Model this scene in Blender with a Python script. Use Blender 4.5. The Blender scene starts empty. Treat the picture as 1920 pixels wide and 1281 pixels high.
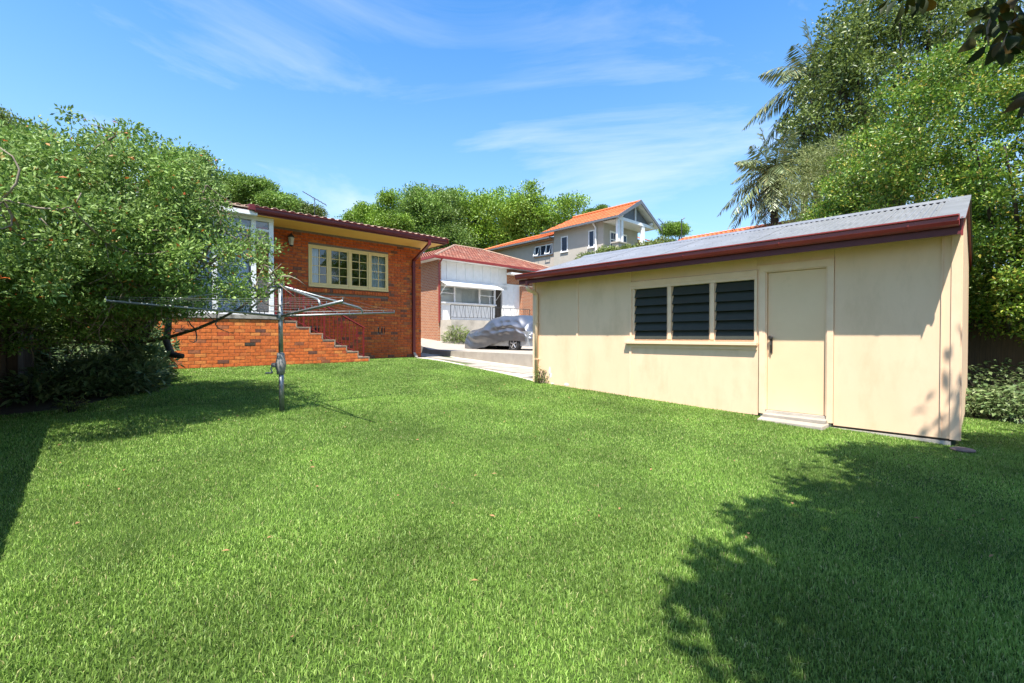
import bpy, math, random
import numpy as np
from mathutils import Vector, Matrix, Quaternion

random.seed(7)
rng = np.random.default_rng(11)
sc = bpy.context.scene
COL = sc.collection
EYE = 1.35                      # camera height above the lawn under it; heights below are given relative to the eye
R = math.radians

# ------------------------------------------------------------------ camera
PITCH = R(0.75)
FPX = 853.0                     # focal length in pixels of the 1920 px wide photograph
cam = bpy.data.cameras.new('camera')
cam.sensor_width = 36.0
cam.lens = 36.0 * FPX / 1920.0
cam.clip_start = 0.05
cam.clip_end = 3000
camo = bpy.data.objects.new('camera', cam)
COL.objects.link(camo)
camo.location = (0, 0, EYE)
camo.rotation_euler = (math.pi / 2 - PITCH, 0, 0)
sc.camera = camo

# ------------------------------------------------------------------ light
SUN_EL = R(64.5)
SUN_H = Vector((-0.21, -0.978, 0)).normalized()
SUN_V = Vector((SUN_H.x * math.cos(SUN_EL), SUN_H.y * math.cos(SUN_EL), math.sin(SUN_EL)))
sun = bpy.data.lights.new('sun', 'SUN')
sun.energy = 5.0
sun.angle = R(0.53)
sun.color = (1.0, 0.955, 0.88)
suno = bpy.data.objects.new('sun', sun)
COL.objects.link(suno)
suno.location = SUN_V * 60
suno.rotation_euler = SUN_V.to_track_quat('Z', 'Y').to_euler()

world = bpy.data.worlds.new('World')
sc.world = world
world.use_nodes = True
wt = world.node_tree
wt.nodes.clear()


def N(t, kind, **kw):
    n = t.nodes.new(kind)
    for k, v in kw.items():
        if k.startswith('i_'):
            key = k[2:]
            key = int(key) if key.isdigit() else key.replace('_', ' ')
            n.inputs[key].default_value = v
        else:
            setattr(n, k, v)
    return n


def L(t, a, ao, b, bi):
    t.links.new(a.outputs[ao], b.inputs[bi])


sky = N(wt, 'ShaderNodeTexSky', sky_type='NISHITA', sun_disc=False, sun_elevation=SUN_EL,
        sun_rotation=math.atan2(SUN_H.x, SUN_H.y), altitude=20, air_density=1.0, dust_density=1.0, ozone_density=3.0)
tc = N(wt, 'ShaderNodeTexCoord')
sep = N(wt, 'ShaderNodeSeparateXYZ')
L(wt, tc, 'Generated', sep, 0)
zc = N(wt, 'ShaderNodeMath', operation='MAXIMUM', i_1=0.02)
L(wt, sep, 'Z', zc, 0)
za = N(wt, 'ShaderNodeMath', operation='ADD', i_1=0.12)
L(wt, zc, 0, za, 0)
dx = N(wt, 'ShaderNodeMath', operation='DIVIDE')
L(wt, sep, 'X', dx, 0); L(wt, za, 0, dx, 1)
dy = N(wt, 'ShaderNodeMath', operation='DIVIDE')
L(wt, sep, 'Y', dy, 0); L(wt, za, 0, dy, 1)
cb = N(wt, 'ShaderNodeCombineXYZ')
L(wt, dx, 0, cb, 'X'); L(wt, dy, 0, cb, 'Y')
mp = N(wt, 'ShaderNodeMapping')
mp.inputs['Location'].default_value = (0.35, 0.9, 0.0)
mp.inputs['Rotation'].default_value = (0, 0, R(14))
mp.inputs['Scale'].default_value = (0.62, 0.78, 1)
L(wt, cb, 0, mp, 0)
n1 = N(wt, 'ShaderNodeTexNoise', i_Scale=1.15, i_Detail=9.0, i_Roughness=0.62, i_Distortion=0.9)
L(wt, mp, 0, n1, 'Vector')
n2 = N(wt, 'ShaderNodeTexNoise', i_Scale=0.55, i_Detail=3.0, i_Roughness=0.5)
L(wt, mp, 0, n2, 'Vector')
mm = N(wt, 'ShaderNodeMath', operation='MULTIPLY')
L(wt, n1, 'Fac', mm, 0); L(wt, n2, 'Fac', mm, 1)
cr = N(wt, 'ShaderNodeValToRGB')
cr.color_ramp.elements[0].position = 0.25
cr.color_ramp.elements[0].color = (0, 0, 0, 1)
cr.color_ramp.elements[1].position = 0.46
cr.color_ramp.elements[1].color = (0.8, 0.8, 0.8, 1)
L(wt, mm, 0, cr, 'Fac')
cmix = N(wt, 'ShaderNodeMixRGB', blend_type='MIX')
cmix.inputs['Color2'].default_value = (5.4, 5.8, 6.2, 1)
L(wt, cr, 'Color', cmix, 'Fac')
hs = N(wt, 'ShaderNodeHueSaturation', i_Saturation=1.34, i_Value=1.55)
L(wt, sky, 'Color', hs, 'Color')
hz1 = N(wt, 'ShaderNodeMath', operation='SUBTRACT', i_0=1.0)
L(wt, zc, 0, hz1, 1)
hz2 = N(wt, 'ShaderNodeMath', operation='POWER', i_1=3.2)
L(wt, hz1, 0, hz2, 0)
hzm = N(wt, 'ShaderNodeMixRGB', blend_type='MIX')
hzm.inputs['Color2'].default_value = (3.2, 4.5, 5.6, 1)
L(wt, hz2, 0, hzm, 'Fac')
L(wt, hs, 'Color', hzm, 'Color1')
L(wt, hzm, 'Color', cmix, 'Color1')
bg = N(wt, 'ShaderNodeBackground', i_Strength=0.095)
L(wt, cmix, 'Color', bg, 'Color')
wo = N(wt, 'ShaderNodeOutputWorld')
L(wt, bg, 0, wo, 0)

vs = sc.view_settings
vs.view_transform = 'Standard'
vs.look = 'None'
vs.exposure = 1.18
vs.gamma = 1.0
vs.use_curve_mapping = False
sc.render.engine = 'CYCLES'
sc.cycles.use_denoising = True
sc.cycles.max_bounces = 8
sc.cycles.transparent_max_bounces = 8


# ------------------------------------------------------------------ frames of the place
class Frame:
    """horizontal axes of a building: s runs to the right and away, d to the left and away"""
    def __init__(self, deg):
        a = R(deg)
        self.es = (math.sin(a), math.cos(a))
        self.ed = (-math.cos(a), math.sin(a))
        self.rot = math.pi / 2 - a

    def w(self, s, d):
        return (s * self.es[0] + d * self.ed[0], s * self.es[1] + d * self.ed[1])

    def loc(self, x, y):
        return (x * self.es[0] + y * self.es[1], x * self.ed[0] + y * self.ed[1])


FH = Frame(47.32)               # house, terrace, neighbours
FS = Frame(46.13)               # shed


def ground(x, y):
    s, d = FH.loc(x, y)
    return -1.30 + 0.039 * min(max(d, -8.0), 14.3)


def slab_z(s, d):
    return -0.56 - 0.02 * (s - 9.6) + 0.08 * max(0.0, d - 16.0)


def ray(u, v):
    x = (u - 960) / FPX
    y = (640.5 - v) / FPX
    return (x, math.cos(PITCH) + math.sin(PITCH) * y, -math.sin(PITCH) + math.cos(PITCH) * y)


def gpt(u, v):
    """where the view ray through a pixel of the photograph meets the lawn"""
    r = ray(u, v)
    lo, hi = 0.5, 60.0
    for _ in range(50):
        m = (lo + hi) / 2
        if r[2] * m > ground(r[0] * m, r[1] * m):
            lo = m
        else:
            hi = m
    return (r[0] * lo, r[1] * lo)


def apt(u, v, y):
    r = ray(u, v)
    k = y / r[1]
    return (r[0] * k, y, r[2] * k)


# ------------------------------------------------------------------ materials
MATS = {}


def ramp(t, stops, interp='LINEAR'):
    n = t.nodes.new('ShaderNodeValToRGB')
    cr_ = n.color_ramp
    cr_.interpolation = interp
    while len(cr_.elements) < len(stops):
        cr_.elements.new(0.5)
    for e, (p, c) in zip(cr_.elements, stops):
        e.position = p
        e.color = (c[0], c[1], c[2], 1)
    return n


def newmat(name):
    m = bpy.data.materials.new(name)
    m.use_nodes = True
    t = m.node_tree
    t.nodes.clear()
    out = N(t, 'ShaderNodeOutputMaterial')
    b = N(t, 'ShaderNodeBsdfPrincipled')
    L(t, b, 0, out, 'Surface')
    MATS[name] = m
    return m, t, b, out


def surf(name, c1, c2=None, scale=6.0, rough=0.6, metal=0.0, bump=0.0, bscale=40.0, spec=0.4, detail=5.0,
         dirt=None, dscale=1.5, dlo=0.55, dhi=0.75, stretch=(1, 1, 1)):
    """painted / mineral surface: two tones mixed by noise, optional stains, fine relief"""
    m, t, b, out = newmat(name)
    c2 = c2 or tuple(x * 0.82 for x in c1)
    co = N(t, 'ShaderNodeTexCoord')
    mpn = N(t, 'ShaderNodeMapping')
    mpn.inputs['Scale'].default_value = stretch
    L(t, co, 'Object', mpn, 0)
    no = N(t, 'ShaderNodeTexNoise', i_Scale=scale, i_Detail=detail, i_Roughness=0.6)
    L(t, mpn, 0, no, 'Vector')
    rp = ramp(t, [(0.3, c2), (0.7, c1)])
    L(t, no, 'Fac', rp, 'Fac')
    last = rp
    if dirt:
        nd = N(t, 'ShaderNodeTexNoise', i_Scale=dscale, i_Detail=8.0, i_Roughness=0.7)
        L(t, mpn, 0, nd, 'Vector')
        rd = ramp(t, [(dlo, (0, 0, 0)), (dhi, (1, 1, 1))])
        L(t, nd, 'Fac', rd, 'Fac')
        mx = N(t, 'ShaderNodeMixRGB', blend_type='MIX')
        mx.inputs['Color2'].default_value = (*dirt, 1)
        L(t, rd, 'Color', mx, 'Fac')
        L(t, rp, 'Color', mx, 'Color1')
        last = mx
    L(t, last, 'Color', b, 'Base Color')
    b.inputs['Roughness'].default_value = rough
    b.inputs['Metallic'].default_value = metal
    b.inputs['Specular IOR Level'].default_value = spec
    if bump:
        nb = N(t, 'ShaderNodeTexNoise', i_Scale=bscale, i_Detail=6.0, i_Roughness=0.65)
        L(t, mpn, 0, nb, 'Vector')
        bm_ = N(t, 'ShaderNodeBump', i_Strength=bump, i_Distance=0.01)
        L(t, nb, 'Fac', bm_, 'Height')
        L(t, bm_, 0, b, 'Normal')
    return m


def pieces(name, stops, rough=0.75, bump=0.35, bscale=60.0, spec=0.25, blotch=0.5):
    """bricks and tiles: every piece takes its own tone"""
    m, t, b, out = newmat(name)
    oi = N(t, 'ShaderNodeObjectInfo')
    ge = N(t, 'ShaderNodeNewGeometry')
    ad = N(t, 'ShaderNodeMath', operation='ADD')
    L(t, oi, 'Random', ad, 0)
    L(t, ge, 'Random Per Island', ad, 1)
    fr = N(t, 'ShaderNodeMath', operation='FRACT')
    L(t, ad, 0, fr, 0)
    rp = ramp(t, stops)
    L(t, fr, 0, rp, 'Fac')
    no = N(t, 'ShaderNodeTexNoise', i_Scale=14.0, i_Detail=5.0, i_Roughness=0.65)
    L(t, ge, 'Position', no, 'Vector')
    rn = ramp(t, [(0.3, (1 - blotch, 1 - blotch, 1 - blotch)), (0.7, (1.1, 1.1, 1.1))])
    L(t, no, 'Fac', rn, 'Fac')
    mx = N(t, 'ShaderNodeMixRGB', blend_type='MULTIPLY')
    mx.inputs['Fac'].default_value = 1.0
    L(t, rp, 'Color', mx, 'Color1')
    L(t, rn, 'Color', mx, 'Color2')
    L(t, mx, 'Color', b, 'Base Color')
    b.inputs['Roughness'].default_value = rough
    b.inputs['Specular IOR Level'].default_value = spec
    nb = N(t, 'ShaderNodeTexNoise', i_Scale=bscale, i_Detail=4.0)
    L(t, ge, 'Position', nb, 'Vector')
    bm_ = N(t, 'ShaderNodeBump', i_Strength=bump, i_Distance=0.008)
    L(t, nb, 'Fac', bm_, 'Height')
    L(t, bm_, 0, b, 'Normal')
    return m


def leafmat(name, stops, trans=0.3, rough=0.42, spec=0.45, patch=0.35, pscale=0.7, tcol=None):
    m, t, b, out = newmat(name)
    ge = N(t, 'ShaderNodeNewGeometry')
    oi = N(t, 'ShaderNodeObjectInfo')
    ad = N(t, 'ShaderNodeMath', operation='ADD')
    L(t, oi, 'Random', ad, 0); L(t, ge, 'Random Per Island', ad, 1)
    fr = N(t, 'ShaderNodeMath', operation='FRACT')
    L(t, ad, 0, fr, 0)
    rp = ramp(t, stops)
    L(t, fr, 0, rp, 'Fac')
    no = N(t, 'ShaderNodeTexNoise', i_Scale=pscale, i_Detail=4.0, i_Roughness=0.6)
    L(t, ge, 'Position', no, 'Vector')
    rn = ramp(t, [(0.32, (1 - patch, 1 - patch, 1 - patch)), (0.68, (1 + patch * 0.5, 1 + patch * 0.5, 1 + patch * 0.35))])
    L(t, no, 'Fac', rn, 'Fac')
    mx = N(t, 'ShaderNodeMixRGB', blend_type='MULTIPLY')
    mx.inputs['Fac'].default_value = 1.0
    L(t, rp, 'Color', mx, 'Color1'); L(t, rn, 'Color', mx, 'Color2')
    L(t, mx, 'Color', b, 'Base Color')
    b.inputs['Roughness'].default_value = rough
    b.inputs['Specular IOR Level'].default_value = spec
    tr = N(t, 'ShaderNodeBsdfTranslucent')
    if tcol:
        mt = N(t, 'ShaderNodeMixRGB', blend_type='MULTIPLY')
        mt.inputs['Fac'].default_value = 1.0
        mt.inputs['Color2'].default_value = (*tcol, 1)
        L(t, mx, 'Color', mt, 'Color1')
        L(t, mt, 'Color', tr, 'Color')
    else:
        L(t, mx, 'Color', tr, 'Color')
    ms = N(t, 'ShaderNodeMixShader', i_0=trans)
    L(t, b, 0, ms, 1); L(t, tr, 0, ms, 2)
    L(t, ms, 0, out, 'Surface')
    return m


def glassmat(name, tint=(0.9, 0.95, 0.95), refl=0.12):
    m = bpy.data.materials.new(name)
    m.use_nodes = True
    t = m.node_tree
    t.nodes.clear()
    out = N(t, 'ShaderNodeOutputMaterial')
    tr = N(t, 'ShaderNodeBsdfTransparent')
    tr.inputs['Color'].default_value = (*tint, 1)
    gl = N(t, 'ShaderNodeBsdfGlossy', i_Roughness=0.015)
    fn = N(t, 'ShaderNodeFresnel', i_IOR=1.5)
    ad = N(t, 'ShaderNodeMath', operation='ADD', i_1=refl)
    L(t, fn, 0, ad, 0)
    ms = N(t, 'ShaderNodeMixShader')
    L(t, ad, 0, ms, 0); L(t, tr, 0, ms, 1); L(t, gl, 0, ms, 2)
    L(t, ms, 0, out, 'Surface')
    MATS[name] = m
    return m


surf('cream', (0.84, 0.59, 0.39), (0.79, 0.545, 0.35), scale=2.2, rough=0.55, bump=0.4, bscale=5.0,
     dirt=(0.68, 0.465, 0.285), dscale=2.6, dlo=0.5, dhi=0.8, spec=0.3, stretch=(1, 1, 0.4))
surf('cream_trim', (0.86, 0.61, 0.41), (0.80, 0.55, 0.355), scale=5.0, rough=0.5, bump=0.15, bscale=60,
     dirt=(0.5, 0.38, 0.22), dscale=5.0, dlo=0.66, dhi=0.85)
surf('cream_door', (0.83, 0.585, 0.36), (0.79, 0.545, 0.33), scale=2.0, rough=0.5, bump=0.1, bscale=30,
     dirt=(0.58, 0.44, 0.25), dscale=2.6, dlo=0.6, dhi=0.85)
surf('maroon_shaded', (0.15, 0.018, 0.018), (0.11, 0.013, 0.014), scale=5, rough=0.35, spec=0.45)  # darker copy of maroon: shade on the house gutter put into the colour
surf('maroon', (0.27, 0.034, 0.026), (0.20, 0.022, 0.02), scale=5, rough=0.32, spec=0.5, dirt=(0.26, 0.06, 0.03),
     dscale=7, dlo=0.6, dhi=0.8)
surf('maroon_dark', (0.13, 0.022, 0.024), (0.095, 0.016, 0.02), scale=4, rough=0.5)
surf('iron', (0.28, 0.285, 0.295), (0.20, 0.205, 0.212), scale=3.0, rough=0.42, metal=0.35, spec=0.5,
     dirt=(0.25, 0.22, 0.19), dscale=4.0, dlo=0.62, dhi=0.85)
surf('galv', (0.34, 0.36, 0.35), (0.20, 0.215, 0.21), scale=30, rough=0.42, metal=0.75, dirt=(0.16, 0.16, 0.15),
     dscale=20, dlo=0.55, dhi=0.75)
surf('galv_cast', (0.34, 0.325, 0.30), (0.22, 0.21, 0.19), scale=25, rough=0.6, metal=0.3)
surf('wire', (0.22, 0.225, 0.22), rough=0.7)
surf('soffit', (0.86, 0.53, 0.14), (0.82, 0.49, 0.125), scale=2.0, rough=0.6)  # base raised and yellowed to carry warm bounce light under the eave
surf('window_cream', (0.76, 0.58, 0.26), (0.70, 0.52, 0.22), scale=5, rough=0.45)
surf('white_paint', (0.80, 0.80, 0.78), (0.72, 0.72, 0.69), scale=4, rough=0.5, dirt=(0.55, 0.53, 0.48), dscale=3, dlo=0.6, dhi=0.85)
surf('white_trim', (0.82, 0.82, 0.81), rough=0.45)
surf('mortar', (0.24, 0.19, 0.15), (0.15, 0.115, 0.09), scale=30, rough=0.95, bump=0.4)
surf('mortar_light', (0.34, 0.25, 0.18), (0.20, 0.15, 0.11), scale=25, rough=0.95, bump=0.4)
surf('concrete', (0.53, 0.48, 0.40), (0.40, 0.36, 0.30), scale=3.0, rough=0.9, bump=0.35, bscale=50,
     dirt=(0.24, 0.21, 0.17), dscale=1.1, dlo=0.52, dhi=0.75)
surf('concrete_pale', (0.36, 0.32, 0.265), (0.27, 0.24, 0.20), scale=3.0, rough=0.9, bump=0.3, bscale=60,
     dirt=(0.25, 0.22, 0.18), dscale=2.2, dlo=0.56, dhi=0.74)
surf('slab_grey', (0.36, 0.33, 0.28), (0.22, 0.20, 0.17), scale=6, rough=0.95, bump=0.5, bscale=40, dirt=(0.10, 0.09, 0.075),
     dscale=3.5, dlo=0.5, dhi=0.7)
surf('soil', (0.075, 0.055, 0.035), (0.04, 0.03, 0.02), scale=9, rough=1.0, bump=0.8, bscale=30)
surf('turf', (0.06, 0.10, 0.02), (0.03, 0.055, 0.012), scale=12, rough=1.0, bump=0.6, bscale=50, spec=0.1)
surf('earth', (0.10, 0.13, 0.04), (0.07, 0.085, 0.035), scale=1.5, rough=1.0)
surf('bark', (0.30, 0.245, 0.18), (0.14, 0.11, 0.08), scale=14, rough=0.9, bump=0.8, bscale=30, stretch=(1, 1, 0.3))
surf('bark_dark', (0.07, 0.055, 0.04), (0.035, 0.028, 0.02), scale=12, rough=0.95, bump=0.7, bscale=30)
surf('fence_wood', (0.13, 0.085, 0.05), (0.06, 0.042, 0.03), scale=9, rough=0.9, bump=0.5, bscale=30, stretch=(3, 3, 0.25))
surf('dark_void', (0.012, 0.012, 0.013), rough=0.9)
surf('interior', (0.035, 0.033, 0.03), rough=0.9)
surf('room_white', (0.62, 0.62, 0.60), rough=0.9)
surf('curtain', (0.78, 0.79, 0.80), (0.62, 0.64, 0.67), scale=3, rough=0.9)
surf('iron_red', (0.19, 0.014, 0.016), (0.13, 0.01, 0.012), scale=12, rough=0.45)
surf('iron_black', (0.03, 0.032, 0.035), rough=0.5)
surf('grey_render', (0.42, 0.385, 0.325), (0.385, 0.35, 0.295), scale=2, rough=0.85, bump=0.3, bscale=12)
surf('grey_render_warm', (0.45, 0.385, 0.32), (0.41, 0.35, 0.29), scale=2, rough=0.85)
surf('barge_grey', (0.13, 0.14, 0.155), rough=0.5)
surf('timber_eave', (0.45, 0.24, 0.12), rough=0.7)
surf('blade', (0.05, 0.053, 0.042), (0.036, 0.039, 0.031), scale=2.5, rough=0.4, spec=0.12)
surf('lamp_metal', (0.06, 0.055, 0.05), rough=0.5, metal=0.5)
surf('lamp_glass', (0.55, 0.47, 0.33), rough=0.25)
surf('tyre', (0.022, 0.022, 0.023), rough=0.85)
surf('alloy', (0.55, 0.55, 0.56), rough=0.35, metal=0.7)
surf('car_silver', (0.45, 0.47, 0.49), rough=0.3, metal=0.5)
surf('car_cover', (0.27, 0.27, 0.278), (0.22, 0.22, 0.228), scale=3, rough=0.34, metal=0.85, spec=0.5)
surf('solar', (0.02, 0.03, 0.06), rough=0.15)
surf('roof_white', (0.72, 0.74, 0.77), rough=0.5)
surf('roof_brown', (0.16, 0.12, 0.09), rough=0.8)
surf('stone', (0.22, 0.16, 0.14), (0.15, 0.11, 0.10), scale=12, rough=0.95, bump=0.4)
surf('patch_white', (0.82, 0.8, 0.76), rough=0.8)

pieces('brick', [(0.0, (0.60, 0.14, 0.034)), (0.35, (0.72, 0.185, 0.042)), (0.62, (0.66, 0.155, 0.036)), (0.78, (0.76, 0.27, 0.068)),
                 (0.90, (0.54, 0.11, 0.035)), (0.955, (0.46, 0.15, 0.06)), (0.975, (0.17, 0.075, 0.05)), (1.0, (0.21, 0.09, 0.055))])
pieces('brick_house', [(0.0, (0.528, 0.102, 0.025)), (0.35, (0.636, 0.138, 0.030)), (0.62, (0.576, 0.114, 0.028)), (0.76, (0.672, 0.216, 0.048)),
                       (0.88, (0.480, 0.094, 0.030)), (0.93, (0.408, 0.138, 0.052)), (0.96, (0.192, 0.078, 0.046)), (1.0, (0.264, 0.102, 0.057))])
pieces('tile_red', [(0.0, (0.31, 0.115, 0.075)), (0.4, (0.40, 0.17, 0.115)), (0.7, (0.25, 0.09, 0.065)), (0.9, (0.45, 0.24, 0.17)), (1.0, (0.20, 0.095, 0.075))],
       rough=0.85)
pieces('tile_orange', [(0.0, (0.54, 0.155, 0.055)), (0.5, (0.60, 0.185, 0.068)), (0.8, (0.47, 0.125, 0.045)), (1.0, (0.58, 0.21, 0.09))], rough=0.7, blotch=0.3)
pieces('tile_brown', [(0.0, (0.40, 0.27, 0.19)), (0.5, (0.48, 0.35, 0.26)), (1.0, (0.33, 0.21, 0.15))], rough=0.85)

leafmat('leaf_shrub', [(0.0, (0.101, 0.178, 0.035)), (0.35, (0.169, 0.285, 0.055)), (0.7, (0.244, 0.363, 0.085)), (0.975, (0.325, 0.448, 0.155)),
                       (0.99, (0.498, 0.154, 0.031)), (1.0, (0.498, 0.109, 0.031))], rough=0.5, spec=0.3, pscale=1.2)
leafmat('leaf_hedge', [(0.0, (0.070, 0.152, 0.018)), (0.4, (0.123, 0.233, 0.025)), (0.75, (0.197, 0.310, 0.038)), (0.88, (0.315, 0.385, 0.049)), (1.0, (0.438, 0.316, 0.062))],
        rough=0.42, spec=0.45, pscale=0.9, patch=0.4)
leafmat('leaf_dark', [(0.0, (0.081, 0.124, 0.025)), (0.5, (0.137, 0.196, 0.040)), (1.0, (0.226, 0.286, 0.067))], rough=0.4, pscale=0.5)
leafmat('leaf_feather', [(0.0, (0.135, 0.176, 0.047)), (0.5, (0.209, 0.250, 0.074)), (1.0, (0.297, 0.331, 0.115))], rough=0.5, pscale=0.8)
leafmat('leaf_ficus', [(0.0, (0.130, 0.239, 0.025)), (0.5, (0.212, 0.355, 0.037)), (1.0, (0.323, 0.479, 0.063))], rough=0.45, patch=0.35, pscale=0.35)
leafmat('leaf_street', [(0.0, (0.105, 0.188, 0.035)), (0.5, (0.164, 0.272, 0.046)), (1.0, (0.248, 0.371, 0.074))], rough=0.45, patch=0.4, pscale=0.35)
leafmat('leaf_palm', [(0.0, (0.102, 0.140, 0.054)), (0.6, (0.173, 0.216, 0.097)), (0.9, (0.265, 0.281, 0.108)), (1.0, (0.367, 0.313, 0.130))], rough=0.35, spec=0.6, trans=0.2)
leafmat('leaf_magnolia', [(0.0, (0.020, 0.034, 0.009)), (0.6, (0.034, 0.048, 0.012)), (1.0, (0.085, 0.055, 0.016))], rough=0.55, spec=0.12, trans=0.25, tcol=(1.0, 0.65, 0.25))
leafmat('leaf_under', [(0.0, (0.088, 0.150, 0.051)), (0.6, (0.158, 0.228, 0.086)), (1.0, (0.263, 0.316, 0.147))], rough=0.45, pscale=1.5)
leafmat('leaf_bush', [(0.0, (0.111, 0.163, 0.039)), (0.6, (0.176, 0.234, 0.058)), (1.0, (0.273, 0.325, 0.098))], rough=0.45)
leafmat('grass_blade', [(0.0, (0.122, 0.226, 0.037)), (0.4, (0.191, 0.336, 0.055)), (0.75, (0.273, 0.429, 0.086)), (0.95, (0.383, 0.512, 0.149)), (1.0, (0.580, 0.495, 0.253))],
        rough=0.5, spec=0.3, trans=0.3, patch=0.42, pscale=0.85)
glassmat('glass', refl=0.10)
glassmat('glass_louvre', (0.95, 0.96, 0.96), refl=-0.01)


# ------------------------------------------------------------------ mesh helpers
class MB:
    def __init__(self, off=(0, 0, 0)):
        self.v = []
        self.f = []
        self.off = off

    def add(self, vs_, fs_):
        n = len(self.v)
        ox, oy, oz = self.off
        self.v += [(x - ox, y - oy, z - oz) for x, y, z in vs_]
        self.f += [tuple(i + n for i in f) for f in fs_]
        return self

    def box(self, x0, x1, y0, y1, z0, z1):
        return self.add([(x0, y0, z0), (x1, y0, z0), (x1, y1, z0), (x0, y1, z0), (x0, y0, z1), (x1, y0, z1), (x1, y1, z1), (x0, y1, z1)],
                        [(0, 3, 2, 1), (4, 5, 6, 7), (0, 1, 5, 4), (1, 2, 6, 5), (2, 3, 7, 6), (3, 0, 4, 7)])

    def prism(self, pts, axis, a0, a1):
        """profile pts (2D) extruded along axis 'x','y' or 'z'"""
        n = len(pts)

        def P(p, a):
            return {'x': (a, p[0], p[1]), 'y': (p[0], a, p[1]), 'z': (p[0], p[1], a)}[axis]
        vs_ = [P(p, a0) for p in pts] + [P(p, a1) for p in pts]
        fs_ = [(i, (i + 1) % n, n + (i + 1) % n, n + i) for i in range(n)]
        fs_ += [tuple(range(n))[::-1], tuple(range(n, 2 * n))]
        return self.add(vs_, fs_)

    def quad(self, a, b, c, d):
        return self.add([a, b, c, d], [(0, 1, 2, 3)])

    def slab(self, pts, th):
        """polygon given as 3D points, thickened downwards"""
        n = len(pts)
        vs_ = list(pts) + [(x, y, z - th) for x, y, z in pts]
        fs_ = [tuple(range(n)), tuple(range(n, 2 * n))[::-1]] + [(i, n + i, n + (i + 1) % n, (i + 1) % n) for i in range(n)]
        return self.add(vs_, fs_)

    def tube(self, path, r, seg=8, caps=True):
        path = [Vector(p) for p in path]
        n = len(path)
        rs = r if isinstance(r, (list, tuple)) else [r] * n
        vs_, fs_ = [], []
        ref = None
        for i, p in enumerate(path):
            t = (path[min(i + 1, n - 1)] - path[max(i - 1, 0)])
            t = t.normalized() if t.length > 1e-9 else Vector((0, 0, 1))
            if ref is None:
                ref = Vector((0, 0, 1)) if abs(t.z) < 0.9 else Vector((1, 0, 0))
            a = t.cross(ref)
            if a.length < 1e-6:
                a = t.cross(Vector((0.3, 1, 0.2)))
            a.normalize()
            b = a.cross(t).normalized()
            ref = b
            for k in range(seg):
                q = 2 * math.pi * k / seg
                vs_.append(tuple(p + (a * math.cos(q) + b * math.sin(q)) * rs[i]))
        for i in range(n - 1):
            for k in range(seg):
                k2 = (k + 1) % seg
                fs_.append((i * seg + k, i * seg + k2, (i + 1) * seg + k2, (i + 1) * seg + k))
        if caps:
            fs_.append(tuple(range(seg))[::-1])
            fs_.append(tuple((n - 1) * seg + k for k in range(seg)))
        return self.add(vs_, fs_)

    def lathe(self, c, prof, seg=14, axis='z'):
        vs_, fs_ = [], []
        for r, h in prof:
            for k in range(seg):
                q = 2 * math.pi * k / seg
                a, b = r * math.cos(q), r * math.sin(q)
                p = {'z': (a, b, h), 'x': (h, a, b), 'y': (a, h, b)}[axis]
                vs_.append((c[0] + p[0], c[1] + p[1], c[2] + p[2]))
        m = len(prof)
        for i in range(m - 1):
            for k in range(seg):
                k2 = (k + 1) % seg
                fs_.append((i * seg + k, i * seg + k2, (i + 1) * seg + k2, (i + 1) * seg + k))
        fs_.append(tuple(range(seg))[::-1])
        fs_.append(tuple((m - 1) * seg + k for k in range(seg)))
        return self.add(vs_, fs_)

    def mesh(self, name, mat, smooth=False):
        me = bpy.data.meshes.new(name)
        me.from_pydata(self.v, [], self.f)
        me.materials.append(MATS[mat])
        if smooth:
            me.polygons.foreach_set('use_smooth', [True] * len(me.polygons))
        me.update()
        return me

    def build(self, name, mat, parent=None, smooth=False, bevel=0.0):
        o = place(name, self.mesh(name, mat, smooth), parent)
        if bevel:
            m = o.modifiers.new('bevel', 'BEVEL')
            m.width = bevel
            m.segments = 2
            m.limit_method = 'ANGLE'
        return o


def place(name, me, parent=None, loc=None, rotz=0.0):
    o = bpy.data.objects.new(name, me)
    COL.objects.link(o)
    if parent is not None:
        o.parent = parent
        if loc:
            o.location = loc
    else:
        l = loc or (0, 0, 0)
        o.location = (l[0], l[1], l[2] + EYE)
    o.rotation_euler = (0, 0, rotz)
    return o


def tag(o, label=None, cat=None, group=None, kind=None):
    if label:
        o['label'] = label
    if cat:
        o['category'] = cat
    if group:
        o['group'] = group
    if kind:
        o['kind'] = kind
    return o


def thing(name, label, cat, loc=(0, 0, 0), rotz=0.0, group=None):
    o = place(name, None, None, loc, rotz)
    o.empty_display_size = 0.2
    return tag(o, label, cat, group)


def fthing(name, label, cat, fr, base, group=None):
    """a thing standing in a building frame; returns it and a mesh builder whose coordinates are (s, d, z)"""
    x, y = fr.w(base[0], base[1])
    o = thing(name, label, cat, (x, y, base[2]), fr.rot, group)
    return o, (lambda: MB(base))


def npmesh(name, V, F, mat, smooth=False):
    """V (n,3), F (m,k) arrays"""
    me = bpy.data.meshes.new(name)
    V = np.asarray(V, dtype=np.float32)
    F = np.asarray(F, dtype=np.int32)
    m, k = F.shape
    me.vertices.add(len(V))
    me.vertices.foreach_set('co', V.ravel())
    me.loops.add(m * k)
    me.loops.foreach_set('vertex_index', F.ravel())
    me.polygons.add(m)
    me.polygons.foreach_set('loop_start', np.arange(0, m * k, k, dtype=np.int32))
    me.polygons.foreach_set('loop_total', np.full(m, k, dtype=np.int32))
    if smooth:
        me.polygons.foreach_set('use_smooth', np.ones(m, dtype=bool))
    me.materials.append(MATS[mat])
    me.update(calc_edges=True)
    return me


def unit(a):
    return a / np.maximum(np.linalg.norm(a, axis=-1, keepdims=True), 1e-9)


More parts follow.
